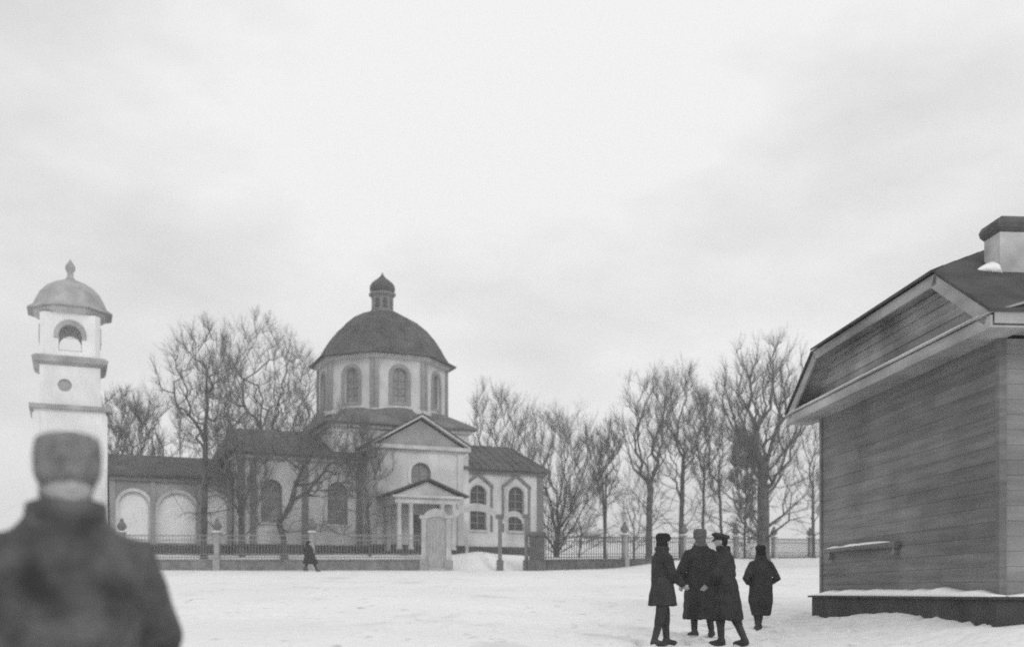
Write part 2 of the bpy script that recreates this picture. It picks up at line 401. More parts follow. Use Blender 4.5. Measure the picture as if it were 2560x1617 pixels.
def gable_roof(u0, u1, hy0, hy1, ze, zr, hip0=0.0, hip1=0.0, axis='u', th=0.14):
    """roof with ridge along u, eaves at y hy0 and hy1"""
    ym = (hy0 + hy1) / 2
    b = [(u0, hy0, ze), (u1, hy0, ze), (u1, hy1, ze), (u0, hy1, ze)]
    m = MB()
    v = b + [(x, y, z + th) for x, y, z in b] + [(u0 + hip0, ym, zr), (u1 - hip1, ym, zr)]
    m.add(v, [(3, 2, 1, 0), (0, 1, 5, 4), (1, 2, 6, 5), (2, 3, 7, 6), (3, 0, 4, 7), (4, 5, 9, 8), (6, 7, 8, 9), (5, 6, 9), (7, 4, 8)])
    return m
# --- nave arm to the left
NF = -6.0
wins = (-9.9, -5.1)
m = MB(); m.slab(rect(-12.3, -3.0, 0, 7.2), [arch(c, 1.5, 2.4, 5.5) for c in wins], NF, NF + 0.45)
m.box(-12.3, -11.85, NF + 0.45, 6, 0, 7.2); m.box(-12.3, -3.0, 5.55, 5.999, 0, 7.19); m.build('nave_wall', 'plaster', church)
for c in wins: church_window(church, c, 1.5, 2.4, 5.5, NF, glass='glass_pale')
m = MB(); m.box(-12.45, -3.0, NF - 0.15, NF + 0.1, 0, 0.85); m.box(-12.45, -12.2, NF + 0.1, 6.1, 0, 0.849); m.build('plinth', 'plinth_stone', church)
for px in (-12.0, -11.2, -7.5, -3.5):
    m = MB(); m.box(px - 0.22, px + 0.22, NF - 0.12, NF + 0.05, 0.851, 6.75); m.box(px - 0.3, px + 0.3, NF - 0.17, NF + 0.05, 6.751, 6.95); m.build('pilaster', 'hood', church)
m = MB(); m.box(-12.6, -3.0, NF - 0.3, NF + 0.1, 6.96, 7.2); m.box(-12.6, -12.25, NF + 0.1, 6.3, 6.961, 7.199); m.build('cornice', 'trim', church)
gable_roof(-13.1, -3.2, NF - 0.6, 6.6, 7.21, 9.95, 1.1, 0).build('nave_roof', 'roof_dark', church)
m = MB()
for i in range(14):
    u = -12.6 + i * 0.72; m.tube([(u, NF - 0.6, 7.38), (max(u, -11.95), 0, 9.97)], 0.018, 4)
m.build('roof_seam', 'roof_dark', church)['kind'] = 'stuff'
# --- transept arm towards the square
TF = -9.0; TC = 0.33
m = MB(); m.slab(rect(TC - 3.3, TC + 3.3, 0, 7.75), [arch(TC, 1.5, 5.35, 6.85), rect(TC - 0.85, TC + 0.85, 0.3, 3.1)], TF, TF + 0.45)
m.box(TC - 3.3, TC - 2.85, TF + 0.45, -5.3, 0, 7.75); m.box(TC + 2.85, TC + 3.3, TF + 0.45, -4.9, 0, 7.75); m.build('transept_wall', 'plaster', church)
m = MB(); m.box(TC - 3.42, TC + 3.42, TF - 0.12, TF + 0.1, 0, 0.85); m.box(TC - 3.42, TC - 3.2, TF + 0.1, -5.0, 0, 0.849); m.box(TC + 3.2, TC + 3.42, TF + 0.1, -5.0, 0, 0.849)
m.build('plinth', 'plinth_stone', church)
for px in (-3.05, 3.05):
    m = MB(); m.box(TC + px - 0.22, TC + px + 0.22, TF - 0.1, TF + 0.05, 0.851, 7.6); m.build('pilaster', 'plaster', church)
m = MB(); m.box(TC - 3.75, TC + 3.75, TF - 0.42, TF + 0.1, 7.76, 8.04); m.box(TC - 3.75, TC - 3.2, TF + 0.1, -5.2, 7.761, 8.039); m.box(TC + 3.2, TC + 3.75, TF + 0.1, -5.0, 7.761, 8.039)
m.build('cornice', 'trim', church)
m = MB(); m.slab([(TC - 3.3, 8.05), (TC + 3.3, 8.05), (TC, 9.95)], [], TF, TF + 0.3); m.build('pediment', 'plaster_grey', church)
m = MB()
for s in (-1, 1):
    p = [(TC, 10.3), (TC + s * 3.85, 8.05), (TC + s * 3.6, 8.05), (TC, 10.15)]
    m.slab(p, [], TF - 0.4 - (0.001 if s > 0 else 0), TF + 0.1)
m.build('raking_cornice', 'trim', church)
m = MB()
for s in (-1, 1):
    m.add([(TC, TF - 0.45, 10.32), (TC + s * 3.95, TF - 0.45, 8.02), (TC + s * 3.95, -4.0, 8.02), (TC, -2.5, 10.32),
           (TC, TF - 0.45, 10.42), (TC + s * 3.95, TF - 0.45, 8.12), (TC + s * 3.95, -4.0, 8.12), (TC, -2.5, 10.42)],
          [(0, 1, 2, 3), (4, 5, 6, 7), (0, 1, 5, 4), (1, 2, 6, 5), (2, 3, 7, 6), (3, 0, 4, 7)])
m.build('transept_roof', 'roof_dark', church)
church_window(church, TC, 1.5, 5.35, 6.85, TF, glass='glass_pale')
# door in the porch
m = MB(); m.slab(rect(TC - 0.85, TC + 0.85, 0.3, 3.1), [rect(TC - 0.72, TC - 0.05, 0.4, 3.0), rect(TC + 0.05, TC + 0.72, 0.4, 3.0)], TF + 0.2, TF + 0.3)
dr = m.build('door', 'frame_dark', church)
for s in (-1, 1):
    p = MB(); p.box(TC + s * 0.385 - 0.335, TC + s * 0.385 + 0.335, TF + 0.23, TF + 0.29, 0.41, 2.99); p.build('door_leaf', 'gate_dark', dr)
# --- portico
PC = -0.15; PF = -12.0
m = MB(); m.box(PC - 2.3, PC + 2.3, PF - 0.2, TF - 0.125, 0, 0.35); m.box(PC - 2.0, PC + 2.0, PF - 0.6, PF - 0.2, 0, 0.18); m.build('porch_step', 'plinth_stone', church)
for x in (-2.0, -1.15, 1.15, 2.0):
    m = MB(); m.lathe([(0.24, 0.351), (0.24, 0.5), (0.19, 0.56), (0.165, 3.45), (0.2, 3.5), (0.24, 3.6)], 12, (PC + x, PF + 0.25))
    m.build('column', 'trim', church, True)
for x in (-2.1, 2.1):
    m = MB(); m.box(PC + x - 0.12, PC + x + 0.12, TF - 0.6, TF - 0.125, 0.351, 3.6); m.build('pilaster', 'plaster', church)
m = MB(); m.box(PC - 2.35, PC + 2.35, PF, PF + 0.5, 3.61, 4.0); m.box(PC - 2.35, PC - 1.85, PF + 0.5, TF - 0.125, 3.61, 3.999); m.box(PC + 1.85, PC + 2.35, PF + 0.5, TF - 0.125, 3.61, 3.999)
m.box(PC - 2.6, PC + 2.6, PF - 0.25, TF - 0.125, 4.0, 4.16); m.build('porch_beam', 'trim', church)
m = MB(); m.slab([(PC - 2.4, 4.165), (PC + 2.4, 4.165), (PC, 5.15)], [], PF + 0.02, PF + 0.2); m.build('porch_pediment', 'plaster', church)
m = MB()
for s in (-1, 1):
    m.add([(PC, PF - 0.4, 5.22), (PC + s * 2.95, PF - 0.4, 4.1), (PC + s * 2.95, TF - 0.01, 4.1), (PC, TF - 0.01, 5.22),
           (PC, PF - 0.4, 5.38), (PC + s * 2.95, PF - 0.4, 4.24), (PC + s * 2.95, TF - 0.01, 4.24), (PC, TF - 0.01, 5.38)],
          [(0, 1, 2, 3), (4, 5, 6, 7), (0, 1, 5, 4), (1, 2, 6, 5), (2, 3, 7, 6), (3, 0, 4, 7)])
m.build('porch_roof', 'roof_dark', church)
# --- sanctuary arm to the right
AF = -5.0; awin = (6.35, 9.6)
m = MB(); m.slab(rect(3.6, 11.9, 0, 7.0), [arch(c, 1.35, 2.3, 5.85) for c in awin], AF, AF + 0.45)
m.box(11.45, 11.9, AF + 0.45, 5, 0, 7.0); m.box(3.6, 11.45, 4.55, 4.999, 0, 6.99); m.build('sanctuary_wall', 'plaster', church)
for c in awin: church_window(church, c, 1.35, 2.3, 5.85, AF, hood=(1.25, 6.85))
m = MB(); m.box(3.7, 12.05, AF - 0.15, AF + 0.1, 0, 1.0); m.box(11.8, 12.05, AF + 0.1, 5.1, 0, 0.999); m.build('plinth', 'plinth_stone', church)
m = MB(); m.box(11.45, 11.98, AF - 0.1, AF + 0.05, 1.001, 6.75); m.build('pilaster', 'hood', church)
m = MB(); m.box(3.65, 12.2, AF - 0.3, AF + 0.1, 6.76, 7.0); m.box(11.8, 12.2, AF + 0.1, 5.3, 6.761, 6.999); m.build('cornice', 'hood', church)
gable_roof(3.4, 12.45, AF - 0.6, 5.6, 7.01, 9.7, 0, 1.3).build('sanctuary_roof', 'roof_dark', church)
m = MB()
for i in range(12):
    u = 4.4 + i * 0.7; m.tube([(u, AF - 0.6, 7.18), (min(u, 11.1), 0, 9.72)], 0.018, 4)
m.build('roof_seam', 'roof_dark', church)['kind'] = 'stuff'

# --- covered passage between the church and the bell tower
passage = empty('covered_passage', church_pt(-16.5, -1.0), CRZ)
tag(passage, 'low arcaded passage with white blind arches joining church and bell tower', 'passage')
m = MB(); arches = [(2.9, 1.75), (0.3, 2.6), (-2.6, 2.0)]
m.slab(rect(-4.2, 4.15, 0, 5.5), [arch(c, wd, 0.9, 4.45) for c, wd in arches], -3, -2.6); m.box(-4.2, 4.15, -2.45, 3, 0, 5.5); m.build('wall', 'plaster_grey', passage)
for c, wd in arches:
    m = MB(); m.slab(arch(c, wd + 0.04, 0.88, 4.47), [], -2.75, -2.62); m.build('arch_panel', 'panel_white', passage)
    m = MB(); m.slab(arch(c, wd + 0.5, 0.9, 4.7), [arch(c, wd + 0.02, 0.89, 4.46)], -3.08, -2.99); m.build('arch_moulding', 'trim', passage)
m = MB(); m.box(-4.2, 4.15, -3.14, -2.9, 0, 0.75); m.build('plinth', 'plinth_stone', passage)
for c in (-4.0, -1.35, 1.8, 3.95):
    m = MB(); m.box(c - 0.18, c + 0.18, -3.13, -2.95, 0.76, 5.2); m.build('pilaster', 'plaster_grey', passage)
m = MB(); m.box(-4.2, 4.15, -3.3, -2.9, 5.21, 5.5); m.build('cornice', 'hood', passage)
gable_roof(-4.25, 4.18, -3.6, 3.6, 5.51, 7.4).build('roof', 'roof_dark', passage)

# --- bell tower
tower = empty('bell_tower', church_pt(-23.2, -1.0), CRZ)
tag(tower, 'white tiered bell tower with open arched belfry and pale domed roof', 'bell tower')
def four(fn):
    for k in range(4): fn(k * math.pi / 2, k)
H1 = 2.3
def lower(a, k):
    e = 0 if k % 2 == 0 else 0.501
    m = MB(); m.slab(rect(-H1 + e, H1 - e, 0, 10.0), [arch(0, 2.5, 4.4, 8.4)], -H1, -H1 + 0.5)
    o = m.build('lower_wall', 'plaster_white', tower); o.rotation_euler = (0, 0, a); o.location = (0, 0, 0)
    p = MB(); p.slab(arch(0, 2.46, 4.42, 8.38), [], -H1 + 0.3, -H1 + 0.4); q = p.build('niche_panel', 'plaster_white', o)
    t = MB(); t.slab(arch(0, 3.0, 4.4, 8.65), [arch(0, 2.52, 4.39, 8.41)], -H1 - 0.07, -H1 + 0.02); t.build('niche_moulding', 'plaster_white', o)
    s = MB(); s.box(-H1 - 0.1, -H1 + 0.35, -H1 - 0.1, -H1 + 0.25, 0.8, 9.7); s.build('corner_pilaster', 'plaster_white', o)
four(lower)
m = MB(); m.box(-H1 - 0.15, H1 + 0.15, -H1 - 0.15, H1 + 0.15, 0, 0.8); m.build('plinth', 'plinth_stone', tower)
m = MB(); m.box(-H1 - 0.3, H1 + 0.3, -H1 - 0.3, H1 + 0.3, 10.0, 10.3); m.build('lower_cornice', 'roof_pale', tower)
H2 = 1.95
def mid(a, k):
    circ = [(0.45 * math.cos(t * math.pi / 8) - 0.35, 11.75 + 0.45 * math.sin(t * math.pi / 8)) for t in range(16)]
    e = 0 if k % 2 == 0 else 0.401
    m = MB(); m.slab(rect(-H2 + e, H2 - e, 10.3, 13.1), [circ], -H2, -H2 + 0.4); o = m.build('middle_wall', 'plaster_white', tower); o.rotation_euler = (0, 0, a)
    p = MB(); p.slab([(x, z) for x, z in circ], [], -H2 + 0.2, -H2 + 0.3); p.build('round_niche', 'roof_pale', o)
four(mid)
m = MB(); m.loft([[(x * h, y * h, z) for x, y in ((-1, -1), (1, -1), (1, 1), (-1, 1))] for h, z in ((2.0, 13.1), (2.35, 13.3), (2.45, 13.55), (2.2, 13.75))]); m.build('belfry_cornice', 'roof_pale', tower)
H3 = 1.95
def belf(a, k):
    e = 0.35
    m = MB(); m.slab(rect(-H3 + e, H3 - e, 13.75, 16.75), [arch(0, 1.5, 14.1, 16.0)], -H3, -H3 + 0.35); o = m.build('belfry_wall', 'plaster_white', tower); o.rotation_euler = (0, 0, a)
    t = MB(); t.slab(arch(0, 2.1, 15.0, 16.3), [arch(0, 1.52, 14.99, 16.01)], -H3 - 0.08, -H3 + 0.02); t.build('arch_moulding', 'roof_pale', o)
    c = MB(); c.hexa([(-H3, -H3 + e, 13.75), (-H3 + e, -H3, 13.75), (-H3 + e, -H3 + 0.35, 13.75), (-H3 + 0.35, -H3 + e + 0.02, 13.75)],
                     [(-H3, -H3 + e, 16.749), (-H3 + e, -H3, 16.749), (-H3 + e, -H3 + 0.35, 16.749), (-H3 + 0.35, -H3 + e + 0.02, 16.749)]); c.build('corner_pier', 'plaster_white', o)
four(belf)
m = MB(); m.loft([octo(2.2, 16.75), octo(2.45, 16.9), octo(2.6, 17.1)]); m.build('roof_cornice', 'trim', tower)
m = MB(); m.loft([octo(r, z) for r, z in ((3.0, 17.1), (3.0, 17.17), (2.6, 17.45), (2.4, 17.9), (2.1, 18.45), (1.65, 18.95), (1.0, 19.35), (0.35, 19.6))]); m.build('dome', 'roof_pale', tower)
m = MB(); m.lathe([(0.4, 19.55), (0.22, 19.8), (0.2, 20.1), (0.34, 20.35), (0.33, 20.6), (0.15, 20.85), (0.03, 21.05)], 12); m.build('finial', 'roof_pale', tower, True)

# ------------------------------------------------------------------ iron fences
picket_src = None
def make_fence(p0, p1, posts, label, h=2.2, step=0.2, plinth=0.62, finial=True, sink=0.3, pmat='post_stone', im='iron', pw=0.02, plm='pier_stone'):
    """posts: list of distances along the run"""
    picket_src = None
    d = Vector((p1[0] - p0[0], p1[1] - p0[1])); L = d.length; rz = math.atan2(d.y, d.x)
    zb = lambda s: ground_z(p0[0] + d.x * s / L, p0[1] + d.y * s / L)
    z0 = zb(0); root = empty('iron_fence', (p0[0], p0[1], z0), rz); tag(root, label, 'fence')
    sl = (zb(L) - z0) / L
    def zz(s): return sl * s
    def strip(y, t, za, zb_):
        m = MB(); m.hexa([(0, y - t, za), (L, y - t, za + zz(L)), (L, y + t, za + zz(L)), (0, y + t, za)], [(0, y - t, zb_), (L, y - t, zb_ + zz(L)), (L, y + t, zb_ + zz(L)), (0, y + t, zb_)]); return m
    strip(0, 0.2, -sink, plinth).build('plinth', plm, root)
    strip(0, 0.24, plinth + 0.002, plinth + 0.1).build('plinth_coping', plm, root)
    for a, b_ in ((plinth + 0.2, plinth + 0.26), (plinth + 0.42, plinth + 0.46), (h - 0.36, h - 0.31), (h - 0.06, h)):
        strip(0, 0.022, a, b_).build('rail', im, root)
    if picket_src is None:
        m = MB(); m.box(-pw, pw, -0.0155, 0.0155, 0.101, 1.62); m.hexa([(-0.03, -0.02, 1.62), (0.03, -0.02, 1.62), (0.03, 0.02, 1.62), (-0.03, 0.02, 1.62)], [(-0.004, -0.004, 1.74), (0.004, -0.004, 1.74), (0.004, 0.004, 1.74), (-0.004, 0.004, 1.74)])
        picket_src = m.build('picket', im, root); picket_src.location = (0.1, 0, plinth)
        first = True
    s = 0.1
    n = 0
    while s < L - 0.05 and n < 299:
        if not (n == 0 and picket_src.parent is root) and all(abs(s - q) > 0.2 for q in posts):
            share(picket_src, 'picket', root, (s, 0, plinth + zz(s)))
        s += step; n += 1
    src = None
    for q in posts:
        if src is None:
            m = MB(); m.box(-0.22, 0.22, -0.26, 0.26, -sink, 0.75); m.box(-0.16, 0.16, -0.16, 0.16, 0.751, h + 0.1); m.box(-0.23, 0.23, -0.23, 0.23, h + 0.101, h + 0.2)
            src = m.build('post', pmat, root); src.location = (q, 0, zz(q)); po = src
        else: po = share(src, 'post', root, (q, 0, zz(q)))
        if finial:
            if 'fs' not in dir(src) and q == posts[0]:
                m = MB(); m.lathe([(0.16, h + 0.201), (0.12, h + 0.3), (0.28, h + 0.45), (0.31, h + 0.6), (0.2, h + 0.78), (0.12, h + 0.86), (0.12, h + 1.0), (0.03, h + 1.1)], 10)
                fsrc = m.build('finial', 'gate_dark', po, True)
            else: share(fsrc, 'finial', po)
        if q == posts[0]:
            m = MB(); m.loft([[(x * g, y * g, z) for x, y in ((-1, -1), (1, -1), (1, 1), (-1, 1))] for g, z in ((0.235, h + 0.2), (0.22, h + 0.24), (0.12, h + 0.27))]); csrc = m.build('snow_cap', 'snow_cap', po)
        else: share(csrc, 'snow_cap', po)
    return root
make_fence((-37.0, FENCE_Y), (-5.95, FENCE_Y), [5.4, 11.6, 17.8, 24.0], 'low iron picket fence on stone plinth in front of the church, left of the gate', h=2.3, step=0.2, im='iron_grey', pw=0.012, plm='fence_stone')
F2a = (2.15, FENCE_Y + 0.25); F2b = (39.0, 106.5)
make_fence(F2a, F2b, [8.5, 15.9, 23.3, 29.4, 35.8, 42.2], 'iron fence with urn-topped posts running right behind the people', h=2.25, step=0.26, pw=0.026)
# dark stone corner pier where the fence meets the gate
zg = ground_z(1.62, FENCE_Y)
pier = empty('fence_pier', (1.62, FENCE_Y, zg))
tag(pier, 'dark square stone pier at the right end of the church gate', 'pier')
m = MB(); m.box(-0.6, 0.6, -0.55, 0.55, -0.3, 0.7); m.build('base', 'pier_stone', pier)
m = MB(); m.box(-0.5, 0.5, -0.45, 0.45, 0.701, 2.25); m.build('shaft', 'pier_stone', pier)
m = MB(); m.loft([[(x * h, y * h, z) for x, y in ((-1, -1), (1, -1), (1, 1), (-1, 1))] for h, z in ((0.6, 2.251), (0.6, 2.4), (0.45, 2.52))]); m.build('cap', 'pier_stone', pier)

# ------------------------------------------------------------------ church gate: main arch between two wicket arches
zg = ground_z(-2.3, FENCE_Y)
gate = empty('church_gate', (0, FENCE_Y, zg))
tag(gate, 'slender arched gate with a wide middle arch and two wicket arches before the church', 'gate')
px = lambda x: (x - 1280) / 2600 * FENCE_Y
def gate_arch(x0, x1, zs, zt, th):
    """segmental arch band from spring height zs to outer top zt"""
    c = (x0 + x1) / 2; hw = (x1 - x0) / 2; rise = zt - zs; n = 14
    outp = [(c + hw * math.cos(math.pi * k / n), zs + rise * math.sin(math.pi * k / n)) for k in range(n + 1)]
    inp = [(c + (hw - th * 0.55) * math.cos(math.pi * k / n), zs + (rise - th) * math.sin(math.pi * k / n)) for k in range(n + 1)]
    m = MB(); vs = []
    for (a, b_), (c2, d2) in zip(outp, inp): vs += [(a, -0.12, b_), (c2, -0.12, d2), (a, 0.12, b_), (c2, 0.12, d2)]
    fs = []
    for k in range(n):
        o = 4 * k; q = o + 4
        fs += [(o, q, q + 1, o + 1), (o + 2, o + 3, q + 3, q + 2), (o, o + 2, q + 2, q), (o + 1, q + 1, q + 3, o + 3)]
    fs += [(0, 1, 3, 2), (4 * n, 4 * n + 2, 4 * n + 3, 4 * n + 1)]
    m.add(vs, fs); return m
PX = [px(1060), px(1122), px(1250), px(1316)]
for i, (x, hh, mt) in enumerate(zip(PX, (3.35, 3.35, 3.4, 3.4), ('gate_paint', 'gate_paint', 'hood', 'hood'))):
    r = 0.16 if i < 2 else 0.13
    m = MB(); m.box(x - r, x + r, -0.16, 0.16, 0.0, hh); po = m.build('post', mt, gate)
    m = MB(); m.box(x - r - 0.1, x + r + 0.1, -0.26, 0.26, -0.3, 0.65); m.build('base', 'gate_dark' if i > 1 else 'post_stone', po)
    m = MB(); m.box(x - r - 0.12, x + r + 0.12, -0.22, 0.22, hh + 0.001, hh + 0.22); m.build('capital', 'gate_dark' if i > 1 else 'gate_paint', po)
gate_arch(PX[0] - 0.1, PX[1] + 0.05, 3.2, 4.0, 0.52).build('arch', 'gate_paint', gate)
gate_arch(PX[1] + 0.2, PX[2] - 0.1, 3.3, 4.35, 0.5).build('arch', 'gate_paint', gate)
gate_arch(PX[2] + 0.13, PX[3] - 0.08, 3.0, 3.85, 0.36).build('arch', 'gate_paint', gate)
# closed plank door in the left wicket
x0, x1 = PX[0] + 0.17, PX[1] - 0.17; nb = 6
dd = empty('wicket_door', (0, 0, 0)); dd.parent = gate
for k in range(nb):
    a = x0 + (x1 - x0) * k / nb; b_ = x0 + (x1 - x0) * (k + 1) / nb - 0.015
    c = (a + b_) / 2 - (x0 + x1) / 2; top = 3.1 + 0.38 * math.sqrt(max(0, 1 - (c / 0.75) ** 2))
    m = MB(); m.box(a, b_, -0.03, 0.03 + 0.004 * (k % 2), 0.12, top); m.build('plank', 'door_wood', dd)

# ------------------------------------------------------------------ wooden house on the right
house = empty('wooden_house', (HOUSE_O.x, HOUSE_O.y, 0), HOUSE_RZ)
tag(house, 'dark boarded wooden house with clipped gable and whitewashed chimney at the right', 'house')
W = 6.8; PT = 1.34; ST = 4.96
nb = 17; bh = (ST - PT) / nb
random.seed(5)
def siding_board(a, b_, z, t, axis, mt):
    q = [(-0.004 - t, a, z + 0.0015), (-0.004 - t, b_, z + 0.0015), (-0.009 - t, b_, z + 0.004), (-0.009 - t, a, z + 0.004), (0.03, a, z + bh), (0.03, b_, z + bh), (-0.005 - t, b_, z + bh - 0.001), (-0.005 - t, a, z + bh - 0.001)]
    if axis == 'x': q = [(y, x, zz_) for x, y, zz_ in q]
    m = MB(); m.add(q, [(0, 1, 2, 3), (4, 7, 6, 5), (3, 2, 6, 7), (0, 4, 5, 1), (0, 3, 7, 4), (1, 5, 6, 2)]); m.build('board', mt, house)
for k in range(nb):                                  # siding, board by board, two lengths to a course
    z = PT + k * bh; j1 = random.uniform(1.6, 5.2); j2 = random.uniform(2.5, 5.0)
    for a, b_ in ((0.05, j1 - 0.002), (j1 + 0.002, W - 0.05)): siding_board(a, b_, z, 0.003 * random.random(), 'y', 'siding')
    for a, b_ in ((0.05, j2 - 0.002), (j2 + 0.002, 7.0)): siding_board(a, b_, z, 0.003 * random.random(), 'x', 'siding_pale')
m = MB(); m.box(0.035, 7.0, 0.035, W - 0.002, PT, ST); m.build('wall', 'siding', house)
for y0 in (-0.045, W - 0.06):
    m = MB(); m.box(-0.045, 0.06, y0, y0 + 0.105, PT, ST - 0.002); m.build('corner_board', 'siding', house)
m = MB(); m.box(-0.16, 7.0, -0.16, W + 0.16, 0.0, PT - 0.04); m.build('plinth', 'house_plinth', house)
m = MB(); m.box(-0.22, 7.0, -0.22, W + 0.24, PT - 0.039, PT - 0.002); pl = m.build('plinth_ledge', 'house_plinth', house)
# snow lying on the plinth ledge
def snow_strip(a, b_, y0, y1, z, h, name, parent, n=40, seed=1, axis='y'):
    rng = random.Random(seed); rings = []
    for k in range(n + 1):
        t = k / n; s = a + (b_ - a) * t; hh = h * (0.75 + 0.5 * noise.noise(Vector((s * 1.7, seed, 0)))) * min(1, 6 * min(t, 1 - t) + 0.15)
        ov = 0.012 * noise.noise(Vector((s * 4, seed, 5)))
        prof = [(y0 - ov, z), (y0 - ov - 0.008, z + hh * 0.5), (y0 + 0.03, z + hh), ((y0 + y1) / 2, z + hh * 1.15), (y1, z + hh * 1.3), (y1, z)]
        rings.append([((p, s, q) if axis == 'y' else (s, p, q)) for p, q in prof])
    m = MB(); m.loft(rings); return m.build(name, 'snow_cap', parent, True)
snow_strip(-0.2, W + 0.05, -0.235, -0.03, PT - 0.001, 0.12, 'ledge_snow', pl)
snow_strip(0.0, 6.9, -0.235, -0.03, PT - 0.0005, 0.12, 'ledge_snow', pl, seed=4, axis='x')
# snow-dusted pole fixed along the gable wall
m = MB(); m.tube([(-0.09, 3.1, 2.22), (-0.09, 6.45, 2.24)], [0.055, 0.045], 8); pole = m.build('wall_pole', 'siding', house)
snow_strip(3.35, 6.3, -0.135, -0.05, 2.265, 0.05, 'pole_snow', pole, seed=9)
for y in (3.25, 6.2):
    m = MB(); m.box(-0.1, 0.0, y - 0.04, y + 0.04, 2.05, 2.2); m.build('pole_bracket', 'siding', pole)
# boxed cornice under the gable
OV = 0.48
m = MB(); m.box(-OV, 0.06, -0.6, W + 0.78, ST, ST + 0.03); m.box(-OV, -OV + 0.035, -0.6, W + 0.78, ST + 0.031, ST + 0.17); m.build('cornice', 'cornice_wood', house)
m = MB(); m.add([(-OV - 0.04, -0.62, ST + 0.175), (-OV - 0.04, W + 0.8, ST + 0.175), (0.05, W + 0.8, ST + 0.34), (0.05, -0.62, ST + 0.34), (-OV - 0.04, -0.62, ST + 0.2), (-OV - 0.04, W + 0.8, ST + 0.2), (0.05, W + 0.8, ST + 0.37), (0.05, -0.62, ST + 0.37)],
      [(0, 1, 2, 3), (4, 5, 6, 7), (0, 1, 5, 4), (1, 2, 6, 5), (2, 3, 7, 6), (3, 0, 4, 7)]); pent = m.build('pent_roof', 'cornice_wood', house)
snow_strip(-0.4, W + 0.6, -OV - 0.05, -OV + 0.16, ST + 0.205, 0.02, 'pent_snow', pent, seed=12)
# roof: main slopes clipped by a half hip over the gable
EZ, BZ, SL = 5.16, 6.16, 0.62
YN, YF, YM = -0.65, 7.6, 3.475
BN, BF = YN + (BZ - EZ) / SL, YF - (BZ - EZ) / SL
RZ_ = EZ + (YM - YN) * SL; RUN = 3.2
def roof_piece(pts, th, mt, name):
    m = MB(); n = len(pts); m.add(pts + [(x, y, z + th) for x, y, z in pts], [tuple(range(n))[::-1], tuple(range(n, 2 * n))] + [(i, (i + 1) % n, n + (i + 1) % n, n + i) for i in range(n)])
    return m.build(name, mt, house)
XE = -OV - 0.04
# near and far slopes laid in shingle courses
def slope(sign):
    y0, yb = (YN, BN) if sign > 0 else (YF, BF)
    nc = 16
    for k in range(nc):
        f0, f1 = k / nc, (k + 1) / nc
        za, zb_ = EZ + (RZ_ - EZ) * f0, EZ + (RZ_ - EZ) * f1 + 0.012
        ya = y0 + (YM - y0) * f0; yb2 = y0 + (YM - y0) * f1
        xa = XE + max(0, (za - BZ) / (RZ_ - BZ)) * RUN; xb = XE + max(0, (zb_ - BZ) / (RZ_ - BZ)) * RUN
        pts = [(xa, ya, za), (7.2, ya, za), (7.2, yb2, zb_), (xb, yb2, zb_)]
        roof_piece(pts, 0.045, 'shingle', 'shingle_course')
slope(1); slope(-1)
nc = 10
for k in range(nc):
    f0, f1 = k / nc, (k + 1) / nc
    za, zb_ = BZ + (RZ_ - BZ) * f0, BZ + (RZ_ - BZ) * f1
    roof_piece([(XE - 0.03 + RUN * f0, BN + (YM - BN) * f0, za), (XE - 0.03 + RUN * f0, BF - (BF - YM) * f0, za), (XE - 0.02 + RUN * f1, BF - (BF - YM) * f1, zb_ + 0.01), (XE - 0.02 + RUN * f1, BN + (YM - BN) * f1, zb_ + 0.01)], 0.045, 'shingle', 'shingle_course')
# verge boards framing the gable
def verge(a, b_, wd, name='verge_board', th=0.04):
    (ya, za), (yb, zb_) = a, b_
    d = Vector((yb - ya, zb_ - za)).normalized(); nrm = Vector((-d.y, d.x))
    if nrm.y > 0: nrm = -nrm
    q = [(ya, za), (yb, zb_), (yb + nrm.x * wd, zb_ + nrm.y * wd), (ya + nrm.x * wd, za + nrm.y * wd)]
    m = MB(); m.add([(-OV, y, z) for y, z in q] + [(-OV + th, y, z) for y, z in q], [(0, 1, 2, 3), (7, 6, 5, 4), (0, 4, 5, 1), (1, 5, 6, 2), (2, 6, 7, 3), (3, 7, 4, 0)])
    return m.build(name, 'gable_board' if wd < 0.2 else 'cornice_wood', house)
verge((YN + 0.1, EZ + 0.035), (BN + 0.02, BZ - 0.012), 0.2)
verge((YF - 0.1, EZ + 0.035), (BF - 0.02, BZ - 0.012), 0.2)
verge((BN - 0.04, BZ - 0.003), (BF + 0.04, BZ - 0.003), 0.17)
